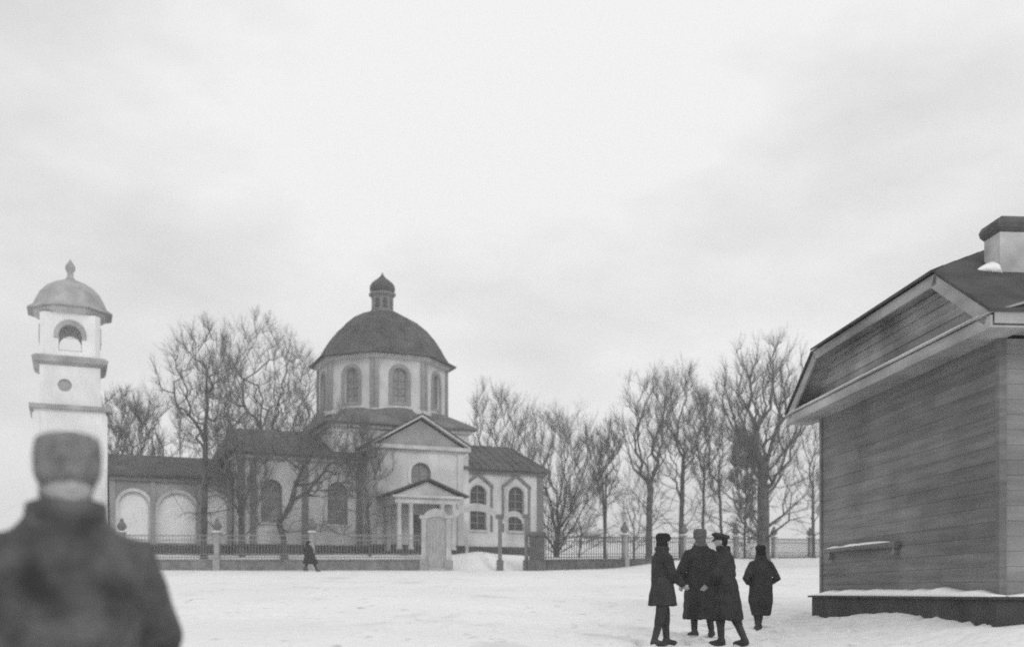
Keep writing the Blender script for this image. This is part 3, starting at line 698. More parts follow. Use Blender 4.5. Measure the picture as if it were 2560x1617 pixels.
# soffits behind the verge
m = MB(); m.add([(-OV + 0.04, BN, BZ - 0.02), (0.0, BN, BZ - 0.02), (0.0, BF, BZ - 0.02), (-OV + 0.04, BF, BZ - 0.02)], [(0, 1, 2, 3)])
m.add([(-OV + 0.04, BN, BZ - 0.02), (0.0, BN, BZ - 0.02), (0.0, YN + 0.15, EZ + 0.03), (-OV + 0.04, YN + 0.15, EZ + 0.03)], [(0, 1, 2, 3)])
m.add([(-OV + 0.04, BF, BZ - 0.02), (0.0, BF, BZ - 0.02), (0.0, YF - 0.15, EZ + 0.03), (-OV + 0.04, YF - 0.15, EZ + 0.03)], [(0, 1, 2, 3)])
m.build('soffit', 'gable_board', house)
z = ST + 0.32; k = 0
while z < BZ - 0.03:
    z1 = min(z + 0.15, BZ - 0.025)
    def ye(zv): return YN + (zv - EZ) / SL
    ya, yb = max(ye(z), -0.55), max(ye(z1), -0.55); fa, fb = min(YF - (z - EZ) / SL, 7.5), min(YF - (z1 - EZ) / SL, 7.5)
    t = 0.006 * (k % 3)
    m = MB(); m.add([(-0.02 - t, ya, z), (-0.02 - t, fa, z), (-0.02 - t, fb, z1 - 0.012), (-0.02 - t, yb, z1 - 0.012), (0.03, ya, z), (0.03, fa, z), (0.03, fb, z1 - 0.012), (0.03, yb, z1 - 0.012)],
          [(0, 3, 2, 1), (4, 5, 6, 7), (0, 1, 5, 4), (1, 2, 6, 5), (2, 3, 7, 6), (3, 0, 4, 7)]); m.build('gable_plank', 'gable_board', house)
    z = z1; k += 1
m = MB(); m.slab([(YN + 0.3, ST + 0.2), (YF - 0.3, ST + 0.2), (BF, BZ - 0.03), (BN, BZ - 0.03)], [], 0.032, 0.07)
m.v = [(y, x, z) for x, y, z in m.v]; m.build('gable_backing', 'siding', house)
# eaves along the front
m = MB(); m.box(-OV + 0.05, 7.2, YN + 0.02, 0.0, ST + 0.05, ST + 0.09); m.box(-OV + 0.05, 7.2, YN + 0.02, YN + 0.055, ST + 0.091, ST + 0.24); m.build('front_eave', 'cornice_wood', house)
m = MB(); m.box(-OV + 0.05, 7.2, W, YF - 0.02, ST + 0.05, ST + 0.09); m.build('rear_eave', 'cornice_wood', house)
# chimney with a corbelled sooty cap
m = MB(); m.box(0.52, 1.5, 0.95, 1.4, 5.5, 6.88); ch = m.build('chimney', 'chimney_wash', house)
m = MB()
sqc = lambda g, z: [(0.52 - g, 0.95 - g, z), (1.5 + g, 0.95 - g, z), (1.5 + g, 1.4 + g, z), (0.52 - g, 1.4 + g, z)]
m.loft([sqc(0.004, 6.80), sqc(0.045, 6.86), sqc(0.06, 6.93), sqc(0.03, 7.0), sqc(-0.06, 7.06), sqc(-0.18, 7.08)]); m.build('chimney_cap', 'soot', ch)
m = MB(); rr = []
for k in range(9):
    t = k / 8; hh = 0.10 * math.sin(math.pi * min(1, t * 1.0) * 0.5); x = 0.22 + 0.30 * t; wv = 0.03 + 0.12 * t
    zb_ = EZ + (1.02 - YN) * SL
    rr.append([(x, 1.02 - wv, zb_ - wv * SL + 0.05), (x, 1.02 - wv * 0.4, zb_ - wv * 0.4 * SL + 0.06 + hh), (x, 1.02 + wv * 0.5, zb_ + wv * 0.5 * SL + 0.06 + hh), (x, 1.02 + wv, zb_ + wv * SL + 0.04)])
m.loft(rr); m.build('roof_snow', 'snow_cap', ch, True)

# ------------------------------------------------------------------ trees
def prisms(P, Q, R0, R1, n=3, seed=0):
    """many tapered straight twigs at once: arrays of start, end, radii -> verts, faces"""
    P = np.asarray(P, float); Q = np.asarray(Q, float); R0 = np.asarray(R0, float)[:, None]; R1 = np.asarray(R1, float)[:, None]
    d = Q - P; L = np.linalg.norm(d, axis=1, keepdims=True); d = d / np.maximum(L, 1e-6)
    ref = np.where(np.abs(d[:, 2:3]) > 0.8, np.array([[1.0, 0, 0]]), np.array([[0, 0, 1.0]]))
    u = np.cross(d, ref); u /= np.maximum(np.linalg.norm(u, axis=1, keepdims=True), 1e-6); v = np.cross(d, u)
    k = len(P); V = np.zeros((k, 2 * n, 3))
    for j in range(n):
        a = 2 * math.pi * j / n; off = u * math.cos(a) + v * math.sin(a)
        V[:, j] = P + off * R0; V[:, n + j] = Q + off * R1
    base = (np.arange(k) * 2 * n)[:, None]; F = []
    for j in range(n):
        j2 = (j + 1) % n; F.append(base + np.array([[j, j2, n + j2, n + j]]))
    return V.reshape(-1, 3), np.stack(F, 1).reshape(-1, 4)
def mesh_np(name, V, F, m, parent, smooth=False):
    k = F.shape[1]
    me = bpy.data.meshes.new(name); me.vertices.add(len(V)); me.vertices.foreach_set('co', V.ravel().astype(np.float32))
    me.loops.add(F.size); me.loops.foreach_set('vertex_index', F.ravel().astype(np.int32))
    me.polygons.add(len(F)); me.polygons.foreach_set('loop_start', (np.arange(len(F)) * k).astype(np.int32)); me.polygons.foreach_set('loop_total', np.full(len(F), k, np.int32))
    if smooth: me.polygons.foreach_set('use_smooth', np.ones(len(F), bool))
    me.update(calc_edges=True); me.materials.append(M[m])
    o = bpy.data.objects.new(name, me); COL.objects.link(o); o.parent = parent
    return o
def tree(name, x, y, h, label, seed, r0=0.16, cb=0.32, rx=3.0, ry=None, n=420, bf=0.6, fork=0.5, lean=(0, 0), twig=0.010, tw=6, tl=0.9, bend=None, group='bare winter trees', off=(0, 0), stems=1, flat=1.0):
    """limbs grown to points scattered through the crown, each joined along the cheapest way to the trunk; twigs on the ends"""
    rng = np.random.default_rng(seed); ry = ry or rx
    zb = ground_z(x, y) - 0.15; root = empty(name, (x, y, zb)); tag(root, label, 'tree', group)
    nodes = []; par = []
    if bend:
        tp = [np.array(b, float) for b in bend]
    else:
        tp = []
        wob = np.cumsum(rng.normal(0, 0.05, (9, 2)), axis=0)
        for i in range(9):
            t = i / 8; z = h * fork * t
            tp.append(np.array([lean[0] * z + wob[i, 0] * t, lean[1] * z + wob[i, 1] * t, z]))
    for i, p in enumerate(tp): nodes.append(p); par.append(i - 1)
    nt_ = len(tp); allow = [i / (nt_ - 1) > 0.22 for i in range(nt_)]
    for st in range(stems - 1):                     # further stems from the foot
        dirn = rng.normal(0, 0.13, 2); last = 0
        for i in range(1, 8):
            z = h * fork * i / 7 * 0.95
            nodes.append(np.array([dirn[0] * z + 0.1, dirn[1] * z, z])); par.append(last); last = len(nodes) - 1; allow.append(i > 3)
    cz = h * (cb + 1) / 2; sz = h * (1 - cb) / 2; cx_, cy_ = off[0] + lean[0] * cz, off[1] + lean[1] * cz
    T = []
    while len(T) < n:
        q = rng.uniform(-1, 1, 3); r = np.linalg.norm(q)
        if r > 1 or rng.random() > 0.25 + 0.75 * r: continue
        if q[2] < -0.2: q[:2] *= 0.85 + 0.2 * q[2]
        # lumpy outline
        lump = 0.86 + 0.16 * math.sin(3 * math.atan2(q[1], q[0]) + seed) + 0.10 * math.sin(5 * q[2] + seed * 2 + q[0] * 3)
        T.append((cx_ + q[0] * rx * lump, cy_ + q[1] * ry * lump, cz + q[2] * sz * (1 if q[2] < 0 else min(1.02, lump + 0.08))))
    for _ in range(int(n * 0.12)):                  # stray low boughs
        a = rng.uniform(0, 6.283); q = rng.uniform(0.3, 1.0); k = rng.integers(0, n)
        T[k] = (cx_ + math.cos(a) * rx * q, cy_ + math.sin(a) * ry * q, h * rng.uniform(0.16, max(0.2, cb + 0.08)))
    T = np.array(T)
    path = [0.0]
    for i in range(1, len(nodes)): path.append(path[par[i]] + float(np.linalg.norm(nodes[i] - nodes[par[i]])))
    jit = rng.random(n)
    best = np.full(n, 1e9); bi = np.zeros(n, int)
    def relax(i, pl):
        d = T - nodes[i]; dist = np.linalg.norm(d, axis=1)
        down = np.maximum(0, -d[:, 2])                # limbs rarely grow downwards
        c = dist * (1 + 0.25 * jit) + bf * pl + 0.9 * down
        mk = c < best; best[mk] = c[mk]; bi[mk] = i
    for i in range(len(nodes)):
        if allow[i]: relax(i, path[i])
    done = np.zeros(n, bool)
    for _ in range(n):
        k = int(np.argmin(np.where(done, 1e9, best))); done[k] = True
        pi = int(bi[k]); nodes.append(T[k].copy()); par.append(pi); ni = len(nodes) - 1
        pl = path[pi] + float(np.linalg.norm(nodes[ni] - nodes[pi])); path.append(pl)
        relax(ni, pl); best[done] = 1e9
    N = len(nodes); A = np.array(nodes); par = np.array(par)
    wt = np.zeros(N)
    haschild = np.zeros(N, bool)
    for i in range(N - 1, 0, -1):
        wt[i] = max(wt[i], 1.0); haschild[par[i]] = True; wt[par[i]] += wt[i]
    wt[0] = wt[par == 0].sum() if (par == 0).any() else 1
    rad = np.maximum(twig * 1.3, r0 * (wt / wt[0]) ** 0.52)
    rad[:nt_] = np.maximum(rad[:nt_], 0.0)
    idx = np.arange(1, N); thick = (rad[idx] > 0.05) | (idx < nt_)
    tr = MB()
    for i in idx[thick]:
        a, b_ = A[par[i]], A[i]; ra = rad[par[i]] * (1.3 if par[i] == 0 else 1); L = float(np.linalg.norm(b_ - a))
        ra = min(ra, rad[i] * 1.6 + 0.02)
        if par[i] == 0: ra = r0 * 1.35
        tr.tube([a, (a + b_) / 2 + rng.normal(0, 0.02 * min(L, 2), 3), b_], [ra, (ra + rad[i]) / 2, rad[i]], 8, True)
    tr.build('trunk', 'bark', root, True)
    P = []; Q = []; R0 = []; R1 = []
    def seg(a, b_, r_0, r_1): P.append(a); Q.append(b_); R0.append(r_0); R1.append(r_1)
    for i in idx[~thick]:
        a, b_ = A[par[i]], A[i]; mid = (a + b_) / 2 + rng.normal(0, 0.05 * np.linalg.norm(b_ - a), 3); ra = min(rad[par[i]], rad[i] * 1.5)
        seg(a, mid, ra, (ra + rad[i]) / 2); seg(mid, b_, (ra + rad[i]) / 2, rad[i])
    ctr = np.array([cx_, cy_, h * cb])
    for i in range(nt_, N):
        if wt[i] > 7: continue
        o = A[i] - ctr; o /= max(np.linalg.norm(o), 1e-6)
        g = A[i] - A[par[i]]; g /= max(np.linalg.norm(g), 1e-6)
        for k in range(int(tw * (1.25 if wt[i] < 3 else 0.6))):
            s0 = A[par[i]] + (A[i] - A[par[i]]) * rng.uniform(0.35, 1.0)
            d = o * 0.7 + g * 0.6 + rng.normal(0, 0.38, 3) + np.array([0, 0, 0.3]); d /= np.linalg.norm(d)
            L = tl * rng.uniform(0.5, 1.5); e = s0 + d * L
            seg(s0, e, twig * 0.85, twig * 0.4)
            for q in range(2):
                t = rng.uniform(0.25, 0.8); d2 = d + rng.normal(0, 0.45, 3); d2 /= np.linalg.norm(d2)
                seg(s0 + d * L * t, s0 + d * L * t + d2 * L * rng.uniform(0.3, 0.55), twig * 0.6, twig * 0.3)
    V, F = prisms(P, Q, R0, R1, 3)
    mesh_np('crown', V, F, 'twig', root)
    return root
def at_px(pxx, d): return (pxx - 1280) / 2600 * d, d
def ztop(pyy, d): return 1.4 + (1480 - pyy) / 2600 * d
def tpx(name, pxx, d, top, label, seed, **k):
    x, y = at_px(pxx, d); h = ztop(top, d) - ground_z(x, y)
    return tree(name, x, y, h, label, seed, **k)
# behind the church, left
tpx('bare_tree', 510, 70.8, 800, 'tall bare tree standing before the arcaded passage, trunk crossing its roof', 11, r0=0.21, cb=0.45, rx=3.24, n=270, fork=0.8, tl=0.9, bf=0.3)
tpx('bare_tree', 652, 98, 780, 'tall bare tree rising behind the nave roof, left of the dome', 12, r0=0.30, cb=0.36, rx=6.00, n=508, fork=0.62, twig=0.0114, tl=1.2, bf=0.35)
tpx('bare_tree', 572, 104, 835, 'bare tree behind the nave, between the two tall trees', 13, r0=0.2, cb=0.4, rx=3.12, n=245, fork=0.6, twig=0.0114, tl=1.1)
tpx('bare_tree', 748, 101, 880, 'bare tree with slanting branches close left of the dome drum', 14, r0=0.2, cb=0.35, rx=4.08, n=270, fork=0.4, twig=0.0114, tl=1.2)
tpx('bare_tree', 318, 92, 960, 'dense dark bare tree beside the bell tower, behind the passage roof', 15, r0=0.24, cb=0.2, rx=3.12, n=377, fork=0.4, twig=0.0150, tl=1.0, tw=8)
tpx('bare_tree', 408, 96, 950, 'faint bare tree behind the middle of the passage roof', 16, r0=0.18, cb=0.25, rx=4.32, n=270, fork=0.4, twig=0.0097, tl=1.1)
tpx('bare_tree', 605, 71.2, 1020, 'bare tree with dark trunk against the left corner of the nave', 17, r0=0.17, cb=0.3, rx=3.0, n=260, fork=0.6, twig=0.009, tl=0.9)
# crooked tree in front of the nave
x, y = at_px(712, 70.6)
bend = [(0, 0, 0), (-0.05, 0, 1.5), (-0.3, 0, 2.3), (-0.42, 0.05, 2.75), (0.1, 0.1, 3.4), (0.5, 0.1, 4.3), (0.7, 0.05, 5.2), (1.1, 0, 6.2), (1.6, 0, 7.2)]
tree('bare_tree', x, y, 10.6, 'crooked low tree with a kinked trunk in front of the nave windows', 18, r0=0.2, cb=0.38, rx=4.08, ry=2.0, n=430, bf=0.3, bend=bend, twig=0.0097, tl=0.8, tw=5, off=(3.0, -0.3))
tpx('bare_tree', 925, 71.5, 1060, 'small bare tree reaching over the wall left of the porch', 19, r0=0.09, cb=0.35, rx=2.4, ry=1.5, n=170, fork=0.5, twig=0.009, tl=0.8, lean=(-0.06, 0))
# right of the church
tpx('bare_tree', 1245, 104, 955, 'bare spreading tree seen above the sanctuary roof', 21, r0=0.24, cb=0.3, rx=4.20, n=352, fork=0.45, twig=0.0114, tl=1.2, tw=7)
tpx('bare_tree', 1392, 93, 990, 'broad bare tree fanning out beside the right end of the church', 22, r0=0.27, cb=0.12, rx=5.04, n=459, fork=0.25, twig=0.0106, tl=1.3, tw=7, bf=0.8)
tpx('bare_tree', 1512, 86, 1045, 'slim twin-stemmed tree with a dense top behind the fence', 23, r0=0.14, cb=0.42, rx=1.92, n=172, fork=0.6, stems=2, twig=0.0123, tl=0.8, tw=8)
tpx('bare_tree', 1622, 84, 920, 'tall forked tree with a straight dark trunk behind the fence', 24, r0=0.26, cb=0.38, rx=2.76, n=278, fork=0.42, twig=0.0097, tl=1.0, bf=0.7)
tpx('bare_tree', 1703, 90, 895, 'tall slender tree above the head of the leftmost person', 25, r0=0.22, cb=0.36, rx=3.12, n=295, fork=0.6, twig=0.0106, tl=1.1)
tpx('bare_tree', 1757, 94, 960, 'thin bare tree above the grey fur hat', 26, r0=0.13, cb=0.4, rx=2.28, n=188, fork=0.6, twig=0.0114, tl=0.9)
tpx('bare_tree', 1806, 92, 985, 'thin leaning tree above the peaked cap', 27, r0=0.14, cb=0.35, rx=2.28, n=188, fork=0.55, twig=0.0106, tl=1.0, lean=(-0.05, 0))
tpx('bare_tree', 1862, 96, 1060, 'dark tangled sapling left of the thick trunk', 28, r0=0.13, cb=0.32, rx=1.7, n=230, fork=0.5, stems=3, twig=0.018, tl=0.8, tw=12)
tpx('bare_tree', 1908, 84, 835, 'big old tree with the thickest trunk, behind the small person', 29, r0=0.52, cb=0.28, rx=4.32, n=557, fork=0.38, twig=0.0106, tl=1.1, tw=7, bf=0.7)
tpx('bare_tree', 2034, 92, 1000, 'slender bare tree showing beside the wooden house corner', 30, r0=0.15, cb=0.25, rx=2.40, n=164, fork=0.6, twig=0.0097, tl=1.0)
tpx('bare_tree', 1448, 122, 1170, 'low faint tree far behind the fence, near the church end', 31, r0=0.14, cb=0.15, rx=3.60, n=180, fork=0.3, twig=0.0106, tl=1.2)
tpx('bare_tree', 1585, 126, 1140, 'low faint tree far behind the fence, beside the straight dark trunk', 32, r0=0.14, cb=0.15, rx=3.84, n=164, fork=0.3, twig=0.0106, tl=1.2)

# ------------------------------------------------------------------ people
BENCH = bpy.data.scenes.new('bench')
def remesh(mb, name, m, parent, voxel, smooth=4, fac=0.5):
    me = bpy.data.meshes.new('tmp'); me.from_pydata(mb.v, [], mb.f); me.update()
    bm = bmesh.new(); bm.from_mesh(me); bmesh.ops.recalc_face_normals(bm, faces=bm.faces); bm.to_mesh(me); bm.free()
    o = bpy.data.objects.new('tmp', me); BENCH.collection.objects.link(o)
    a = o.modifiers.new('r', 'REMESH'); a.mode = 'VOXEL'; a.voxel_size = voxel
    b = o.modifiers.new('s', 'SMOOTH'); b.iterations = smooth; b.factor = fac
    vl = BENCH.view_layers[0]; vl.update(); ev = o.evaluated_get(vl.depsgraph)
    nm = bpy.data.meshes.new_from_object(ev); bpy.data.objects.remove(o)
    nm.name = name; nm.materials.clear(); nm.materials.append(M[m]); nm.polygons.foreach_set('use_smooth', [True] * len(nm.polygons))
    r = bpy.data.objects.new(name, nm); COL.objects.link(r); r.parent = parent
    return r
def ring(cx, cy, z, rx, ry, n=20, fold=0.0, ph=0.0):
    return [(cx + rx * (1 + fold * math.sin(5 * t + ph)) * math.cos(t), cy + ry * (1 + fold * math.sin(5 * t + ph)) * math.sin(t), z) for t in [2 * math.pi * k / n for k in range(n)]]
def hand(mb, wrist, dirv, palm_n, s=1.0, curl=0.5):
    """palm, four unequal fingers with a bend, and a thumb leaving the side of the palm"""
    w0 = Vector(wrist); d = Vector(dirv).normalized(); n = Vector(palm_n); n = (n - d * n.dot(d)).normalized(); sd_ = d.cross(n)
    pe = w0 + d * 0.085 * s
    for k in (-1, 0, 1): mb.tube([w0 + sd_ * 0.016 * k * s, pe + sd_ * 0.022 * k * s], [0.018 * s, 0.016 * s], 8)
    for k, ln in zip((-1.5, -0.5, 0.5, 1.5), (0.068, 0.08, 0.075, 0.058)):
        a = pe + sd_ * 0.021 * k * s; b = a + (d * math.cos(curl * 0.5) + n * math.sin(curl * 0.5)) * ln * 0.5 * s; c = b + (d * math.cos(curl * 1.6) + n * math.sin(curl * 1.6)) * ln * 0.5 * s
        mb.tube([a, b, c], [0.0095 * s, 0.009 * s, 0.0075 * s], 7)
    a = w0 + d * 0.025 * s + sd_ * 0.02 * s; b = a + (sd_ * 0.7 + d * 0.6 + n * 0.3).normalized() * 0.04 * s; mb.tube([a, b, b + (d * 0.9 + n * 0.4).normalized() * 0.035 * s], [0.013 * s, 0.011 * s, 0.009 * s], 7)
def person(x, y, rz, H, label, feet, coat, arms, hat, headturn=0.0, lean=(0, 0), cm='coat_black', look=0.0, knees=None, boots=0.42, hands=True, group=None, shoulder=0.215, girth=1.0, voxel=0.014, headfwd=0.02):
    """local axes: x right, y forward, z up; H is the bare-head height"""
    s = H / 1.7
    zb = ground_z(x, y) - 0.015
    root = empty('person', (x, y, zb), rz); tag(root, label, 'person', group)
    lx, ly = lean
    P = lambda px_, py_, pz: Vector((px_ * s + lx * pz / 1.7 * s, py_ * s + ly * pz / 1.7 * s, pz * s))
    b = MB()
    # torso, neck, head
    b.loft([[tuple(P(0, 0, z) + Vector((rx * math.cos(t), ry * math.sin(t), 0)) * s) for t in [2 * math.pi * k / 16 for k in range(16)]]
            for z, rx, ry in ((0.84, 0.15, 0.11), (0.95, 0.165, 0.12), (1.1, 0.145, 0.105), (1.28, 0.175, 0.12), (1.38, 0.17, 0.1), (1.44, 0.09, 0.07))])
    hc = P(0, headfwd, 1.585); ht = headturn
    b.tube([P(0, 0, 1.4), P(0, headfwd * 0.8, 1.52)], [0.06 * s, 0.055 * s], 10)
    b.ell(hc, (0.075 * s, 0.095 * s, 0.115 * s), 16, 12, ht)
    f = Vector((-math.sin(ht), math.cos(ht), 0)); rt = Vector((math.cos(ht), math.sin(ht), 0))
    up_ = Vector((0, 0, 1))
    b.ell(hc + f * 0.03 * s - up_ * 0.065 * s, (0.052 * s, 0.06 * s, 0.05 * s), 12, 8, ht)     # jaw
    b.tube([hc + f * 0.088 * s + up_ * 0.01 * s, hc + f * 0.108 * s - up_ * 0.03 * s], [0.01 * s, 0.017 * s], 8)   # nose
    b.tube([hc + f * 0.084 * s + rt * 0.045 * s + up_ * 0.022 * s, hc + f * 0.092 * s + up_ * 0.026 * s, hc + f * 0.084 * s - rt * 0.045 * s + up_ * 0.022 * s], 0.011 * s, 7)   # brow
    b.tube([hc + f * 0.083 * s + rt * 0.022 * s - up_ * 0.058 * s, hc + f * 0.09 * s - up_ * 0.058 * s, hc + f * 0.083 * s - rt * 0.022 * s - up_ * 0.058 * s], 0.009 * s, 6)   # mouth
    for sg in (-1, 1): b.ell(hc + rt * sg * 0.078 * s - f * 0.008 * s - up_ * 0.005 * s, (0.012 * s, 0.02 * s, 0.03 * s), 8, 6, ht)
    legs = MB(); bt = MB()
    for i, sg in enumerate((-1, 1)):
        hp = P(0.09 * sg, 0, 0.88); fx, fy, fz, toe = feet[i]
        an = Vector((fx * s, fy * s, (0.09 + fz) * s)); kn = (hp + an) / 2 + Vector((0, 0.03 * s, 0.02 * s))
        if knees and knees[i]: kn = P(*knees[i])
        b.tube([hp, hp.lerp(kn, 0.5), kn, kn.lerp(an, 0.35), an], [0.085 * s, 0.075 * s, 0.055 * s, 0.058 * s, 0.036 * s], 10)
        tv = Vector((math.sin(toe) * -1, math.cos(toe), 0))
        b.tube([an - tv * 0.04 * s - Vector((0, 0, 0.05 * s)), an + tv * 0.15 * s - Vector((0, 0, 0.06 * s))], [0.032 * s, 0.026 * s], 8)
        # trousers, fuller round the knee, then boots
        legs.tube([hp + Vector((0, 0, 0.02)), hp.lerp(kn, 0.5), kn, kn.lerp(an, 0.3), kn.lerp(an, 0.55)], [0.11 * s, 0.104 * s, 0.088 * s, 0.078 * s, 0.058 * s], 12)
        bt.tube([kn.lerp(an, 0.3 if boots > 0.3 else 0.6), kn.lerp(an, 0.6), an + Vector((0, 0, 0.02 * s))], [0.062 * s, 0.060 * s, 0.05 * s], 12)
        bt.tube([an - tv * 0.055 * s - Vector((0, 0, 0.025 * s)), an + tv * 0.06 * s - Vector((0, 0, 0.04 * s)), an + tv * 0.17 * s - Vector((0, 0, 0.055 * s)), an + tv * 0.2 * s - Vector((0, 0, 0.06 * s))], [0.06 * s, 0.052 * s, 0.04 * s, 0.025 * s], 10)
        bt.box(an.x - 0.001, an.x + 0.001, an.y - 0.001, an.y + 0.001, an.z - 0.1 * s, an.z - 0.05 * s)
    sl = MB()
    for i, sg in enumerate((-1, 1)):
        shd = P(shoulder * 0.84 * sg, 0, 1.335); el = P(*arms[i][0]); wr = P(*arms[i][1])
        b.tube([shd, el, wr], [0.05 * s, 0.042 * s, 0.03 * s], 9)
        hd = Vector(arms[i][2]) if len(arms[i]) > 2 else (wr - el)
        if hands: hand(b, wr, hd, (-sg * 0.7, 0.5, 0.2), s)
        sl.tube([P(0.05 * sg, 0, 1.39), shd, shd.lerp(el, 0.5), el, el.lerp(wr, 0.5), el.lerp(wr, 0.97)], [0.075 * s, 0.09 * s, 0.084 * s, 0.072 * s, 0.066 * s, 0.06 * s], 12)
    body = remesh(b, 'body', 'skin', root, 0.011, 2)
    # coat: hem to collar
    hem, hw, hd_ = coat['hem'], coat['hw'], coat['hd']
    rows = [(hem, hw, hd_, 0.05), (hem + (0.9 - hem) * 0.5, hw * 0.5 + coat.get('hip', 0.11), hd_ * 0.5 + 0.085, 0.04), (0.92, 0.215, 0.165, 0.02), (1.05, 0.195, 0.15, 0.01), (1.2, 0.21, 0.155, 0), (1.30, 0.205, 0.14, 0), (1.37, 0.17, 0.12, 0), (1.44, 0.125, 0.1, 0), (1.50, 0.088, 0.085, 0)]
    rings = []
    for z, rx, ry, fo in rows:
        q = P(coat.get('ox', 0) * (1 if z < 0.95 else 0), coat.get('oy', 0) * (1 if z < 0.95 else 0), z)
        rings.append(ring(q.x, q.y, q.z, rx * s * girth, ry * s * girth, 24, fo, coat.get('ph', 0)))
    sl.loft(rings)
    co = remesh(sl, 'coat', cm, root, voxel, 4)
    nrm = [v.normal.copy() for v in co.data.vertices]
    for v, vn in zip(co.data.vertices, nrm):        # cloth folds: long creases below the waist, bunching at the sleeves
        a = math.atan2(v.co.y - ly * v.co.z / 1.7, v.co.x - lx * v.co.z / 1.7); low = sm(1.0 * s, hem * s, v.co.z)
        f1 = noise.noise(Vector((a * 2.6, v.co.z * 1.3, x * 7))) * 0.022 * (0.25 + low) + noise.noise(Vector((v.co.x * 11, v.co.y * 11, v.co.z * 9 + x))) * 0.011
        v.co += vn * f1
    co.data.update()
    remesh(legs, 'trousers', 'trouser', root, 0.016, 3)
    remesh(bt, 'boots', 'boot', root, 0.013, 3)
    # collar
    c = MB(); q = P(0, 0.005, 1.47)
    g = hat.get('cs', 1.0) * s; c.lathe([(0.075 * g, q.z - 0.04 * g), (0.115 * g, q.z), (0.11 * g, q.z + 0.045 * g), (0.085 * g, q.z + 0.055 * g), (0.065 * g, q.z + 0.01)], 16, (q.x, q.y)); c.build('collar', hat.get('collar', cm), root, True)
    # hat
    hm = MB(); kind = hat['kind']; top = hc + up_ * 0.03 * s
    if kind == 'fur':                 # tall sheepskin hat
        hm.loft([[tuple(top + rt * (a * math.cos(t)) * s + f * (a * 1.15 * math.sin(t)) * s + up_ * z * s) for t in [2 * math.pi * k / 18 for k in range(18)]] for z, a in ((-0.03, 0.09), (0.0, 0.105), (0.07, 0.108), (0.12, 0.1), (0.135, 0.07))])
        hm.ell(hc - f * 0.03 * s - up_ * 0.02 * s, (0.088 * s, 0.085 * s, 0.1 * s), 14, 8, ht)
        remesh(hm, 'hat', hat['m'], root, 0.012, 2)
    elif kind == 'flap':              # fur cap with ear flaps and a small peak
        hm.loft([[tuple(top + rt * (a * math.cos(t)) * s + f * (a * 1.15 * math.sin(t)) * s + up_ * z * s) for t in [2 * math.pi * k / 18 for k in range(18)]] for z, a in ((-0.01, 0.09), (0.01, 0.1), (0.06, 0.104), (0.1, 0.092), (0.115, 0.06))])
        for sg in (-1, 1): hm.ell(hc + rt * sg * 0.078 * s - f * 0.012 * s - up_ * 0.045 * s, (0.026 * s, 0.055 * s, 0.08 * s), 10, 8, ht)
        hm.ell(hc - f * 0.06 * s - up_ * 0.03 * s, (0.075 * s, 0.05 * s, 0.085 * s), 12, 8, ht)
        hm.ell(top + f * 0.11 * s + up_ * 0.035 * s, (0.06 * s, 0.03 * s, 0.03 * s), 10, 6, ht)
        remesh(hm, 'hat', hat['m'], root, 0.012, 2)
    else:                             # flat peaked cap
        hm.loft([[tuple(top + f * 0.01 * s + rt * (a * math.cos(t)) * s + f * (a * 1.15 * math.sin(t)) * s + up_ * (z + 0.02 * math.sin(t)) * s) for t in [2 * math.pi * k / 18 for k in range(18)]] for z, a in ((-0.005, 0.086), (0.03, 0.092), (0.05, 0.122), (0.085, 0.118), (0.105, 0.07))])
        hm.loft([[tuple(top + f * (0.07 + e) * s + rt * (wv * math.cos(t)) * s + f * (0.018 * math.sin(t)) * s + up_ * (0.012 - e * 0.35 + 0.008 * math.sin(t)) * s) for t in [2 * math.pi * k / 12 for k in range(12)]] for e, wv in ((0.0, 0.075), (0.03, 0.07), (0.06, 0.05), (0.075, 0.02))])
        hr = MB(); hr.ell(hc - f * 0.022 * s, (0.08 * s, 0.08 * s, 0.085 * s), 12, 8, ht); hr.build('hair', 'fur_black', root, True)
        remesh(hm, 'hat', hat['m'], root, 0.011, 1)
    return root
# 1: leftmost, facing right, short coat, fur cap with flaps, reaching towards the next
person(2.16, 15.0, R(-72), 1.60, 'leftmost person of the group, short dark coat and ear-flap cap, facing right',
       feet=((-0.10, 0.13, 0, 0.15), (0.10, -0.17, 0, -0.1)), coat=dict(hem=0.62, hw=0.235, hd=0.225, oy=0.015),
       arms=(((-0.25, 0.12, 1.12), (-0.2, 0.34, 0.98)), ((0.26, 0.06, 1.1), (0.16, 0.29, 0.93))), hat=dict(kind='flap', m='fur_black'), cm='coat_dark', headturn=R(8), lean=(0, 0.0))
# 2: back to us, long heavy coat, tall grey fur hat
person(2.97, 16.4, R(8), 1.66, 'broad person seen from behind, ankle-length dark coat and tall grey fur hat',
       feet=((-0.10, 0.0, 0, 0.2), (0.20, 0.04, 0, -0.2)), coat=dict(hem=0.30, hw=0.255, hd=0.22, ph=1.0),
       arms=(((-0.315, 0.0, 1.1), (-0.29, 0.12, 0.86)), ((0.3, 0.04, 1.1), (0.27, 0.18, 0.9))), hat=dict(kind='fur', m='fur_grey', collar='fur_grey'), girth=1.13, shoulder=0.235)
# 3: peaked cap, facing left, long coat, striding
person(3.11, 15.1, R(58), 1.62, 'person in a peaked cap and long dark coat, facing left beside the fur hat',
       feet=((-0.05, 0.06, 0, 0.05), (0.08, -0.26, 0.0, -0.25)), coat=dict(hem=0.40, hw=0.225, hd=0.22, oy=-0.03, ph=2.0),
       arms=(((-0.28, 0.02, 1.1), (-0.22, 0.2, 0.93)), ((0.285, -0.02, 1.09), (0.24, 0.12, 0.9))), hat=dict(kind='cap', m='coat_dark'), headturn=R(6), girth=1.06, shoulder=0.225, lean=(0, 0.05), headfwd=0.03)
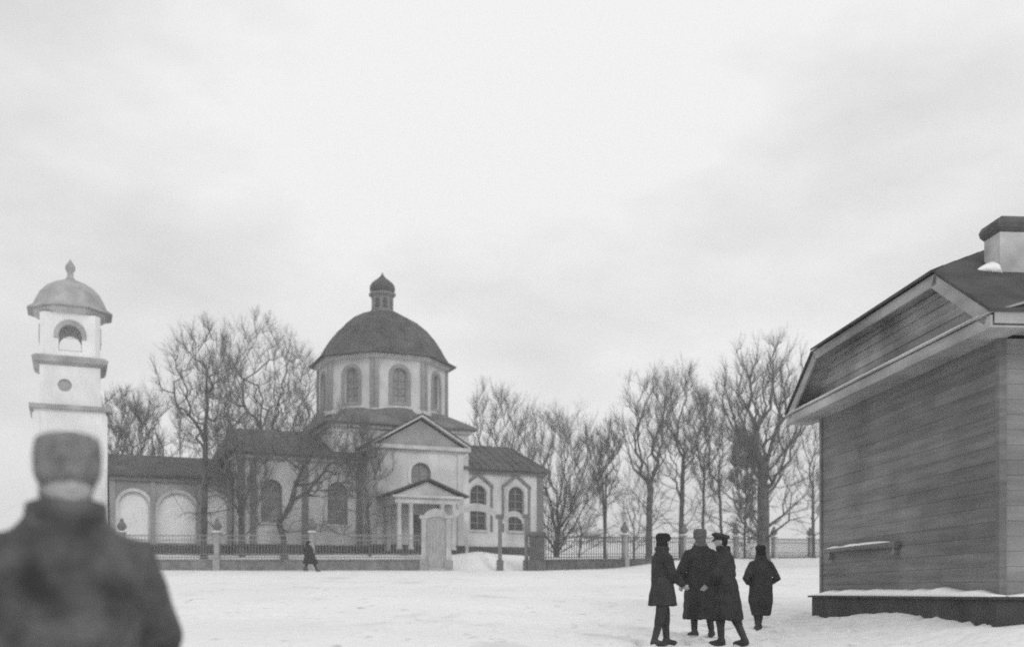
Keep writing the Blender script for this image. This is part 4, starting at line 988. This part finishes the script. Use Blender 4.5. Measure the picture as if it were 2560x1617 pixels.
# 4: shorter figure on the right, elbows out, seen from behind
person(4.19, 17.5, R(12), 1.44, 'small person at the right of the group, seen from behind with elbows out',
       feet=((-0.06, 0.02, 0, 0.0), (0.10, 0.30, 0.04, 0.0)), coat=dict(hem=0.34, hw=0.155, hd=0.15, ph=0.5, hip=0.15),
       arms=(((-0.345, -0.04, 1.06), (-0.2, 0.15, 0.98)), ((0.345, -0.04, 1.06), (0.2, 0.15, 0.98))), hat=dict(kind='flap', m='fur_black'), girth=1.12, knees=((-0.08, 0.06, 0.5), (0.1, 0.2, 0.5)))
# 5: far walker at the fence
person((779 - 1280) / 2600 * 63.5, 63.5, R(-80), 1.85, 'small dark walker passing along the fence in front of the church',
       feet=((-0.09, 0.30, 0, 0.0), (0.09, -0.38, 0.05, 0.0)), coat=dict(hem=0.45, hw=0.24, hd=0.25, oy=0.0),
       arms=(((-0.26, 0.1, 1.12), (-0.2, 0.24, 0.95)), ((0.27, -0.1, 1.12), (0.24, -0.05, 0.88))), hat=dict(kind='flap', m='fur_black'), lean=(0, -0.22), hands=True, voxel=0.02, girth=1.75)

# 6: very close to the lens at the left, out of focus, facing us
person(-1.50, 3.5, R(212), 1.73, 'blurred person standing close at the left edge in fur hat and dark coat',
       feet=((-0.12, 0.02, 0, 0.15), (0.12, 0.0, 0, -0.15)), coat=dict(hem=0.35, hw=0.27, hd=0.24, ph=0.4),
       arms=(((-0.31, -0.02, 1.06), (-0.26, 0.15, 0.88)), ((0.31, -0.02, 1.06), (0.26, 0.15, 0.88))), hat=dict(kind='fur', m='fur_pale', collar='coat_grey', cs=1.15), cm='coat_grey', girth=1.30, shoulder=0.255)
bpy.data.scenes.remove(BENCH)
# ------------------------------------------------------------------ thin winter haze
mh = bpy.data.materials.new('haze'); mh.use_nodes = True; n = mh.node_tree.nodes; n.clear()
ho = n.new('ShaderNodeOutputMaterial'); hv = n.new('ShaderNodeVolumePrincipled'); hv.inputs['Density'].default_value = 0.0017
hv.inputs['Color'].default_value = (0.97, 0.97, 0.97, 1); mh.node_tree.links.new(hv.outputs[0], ho.inputs['Volume']); M['haze'] = mh
m = MB(); m.box(-270, 270, -8, 345, -1.6, 32); hz = m.build('haze', 'haze'); tag(hz, kind='stuff')
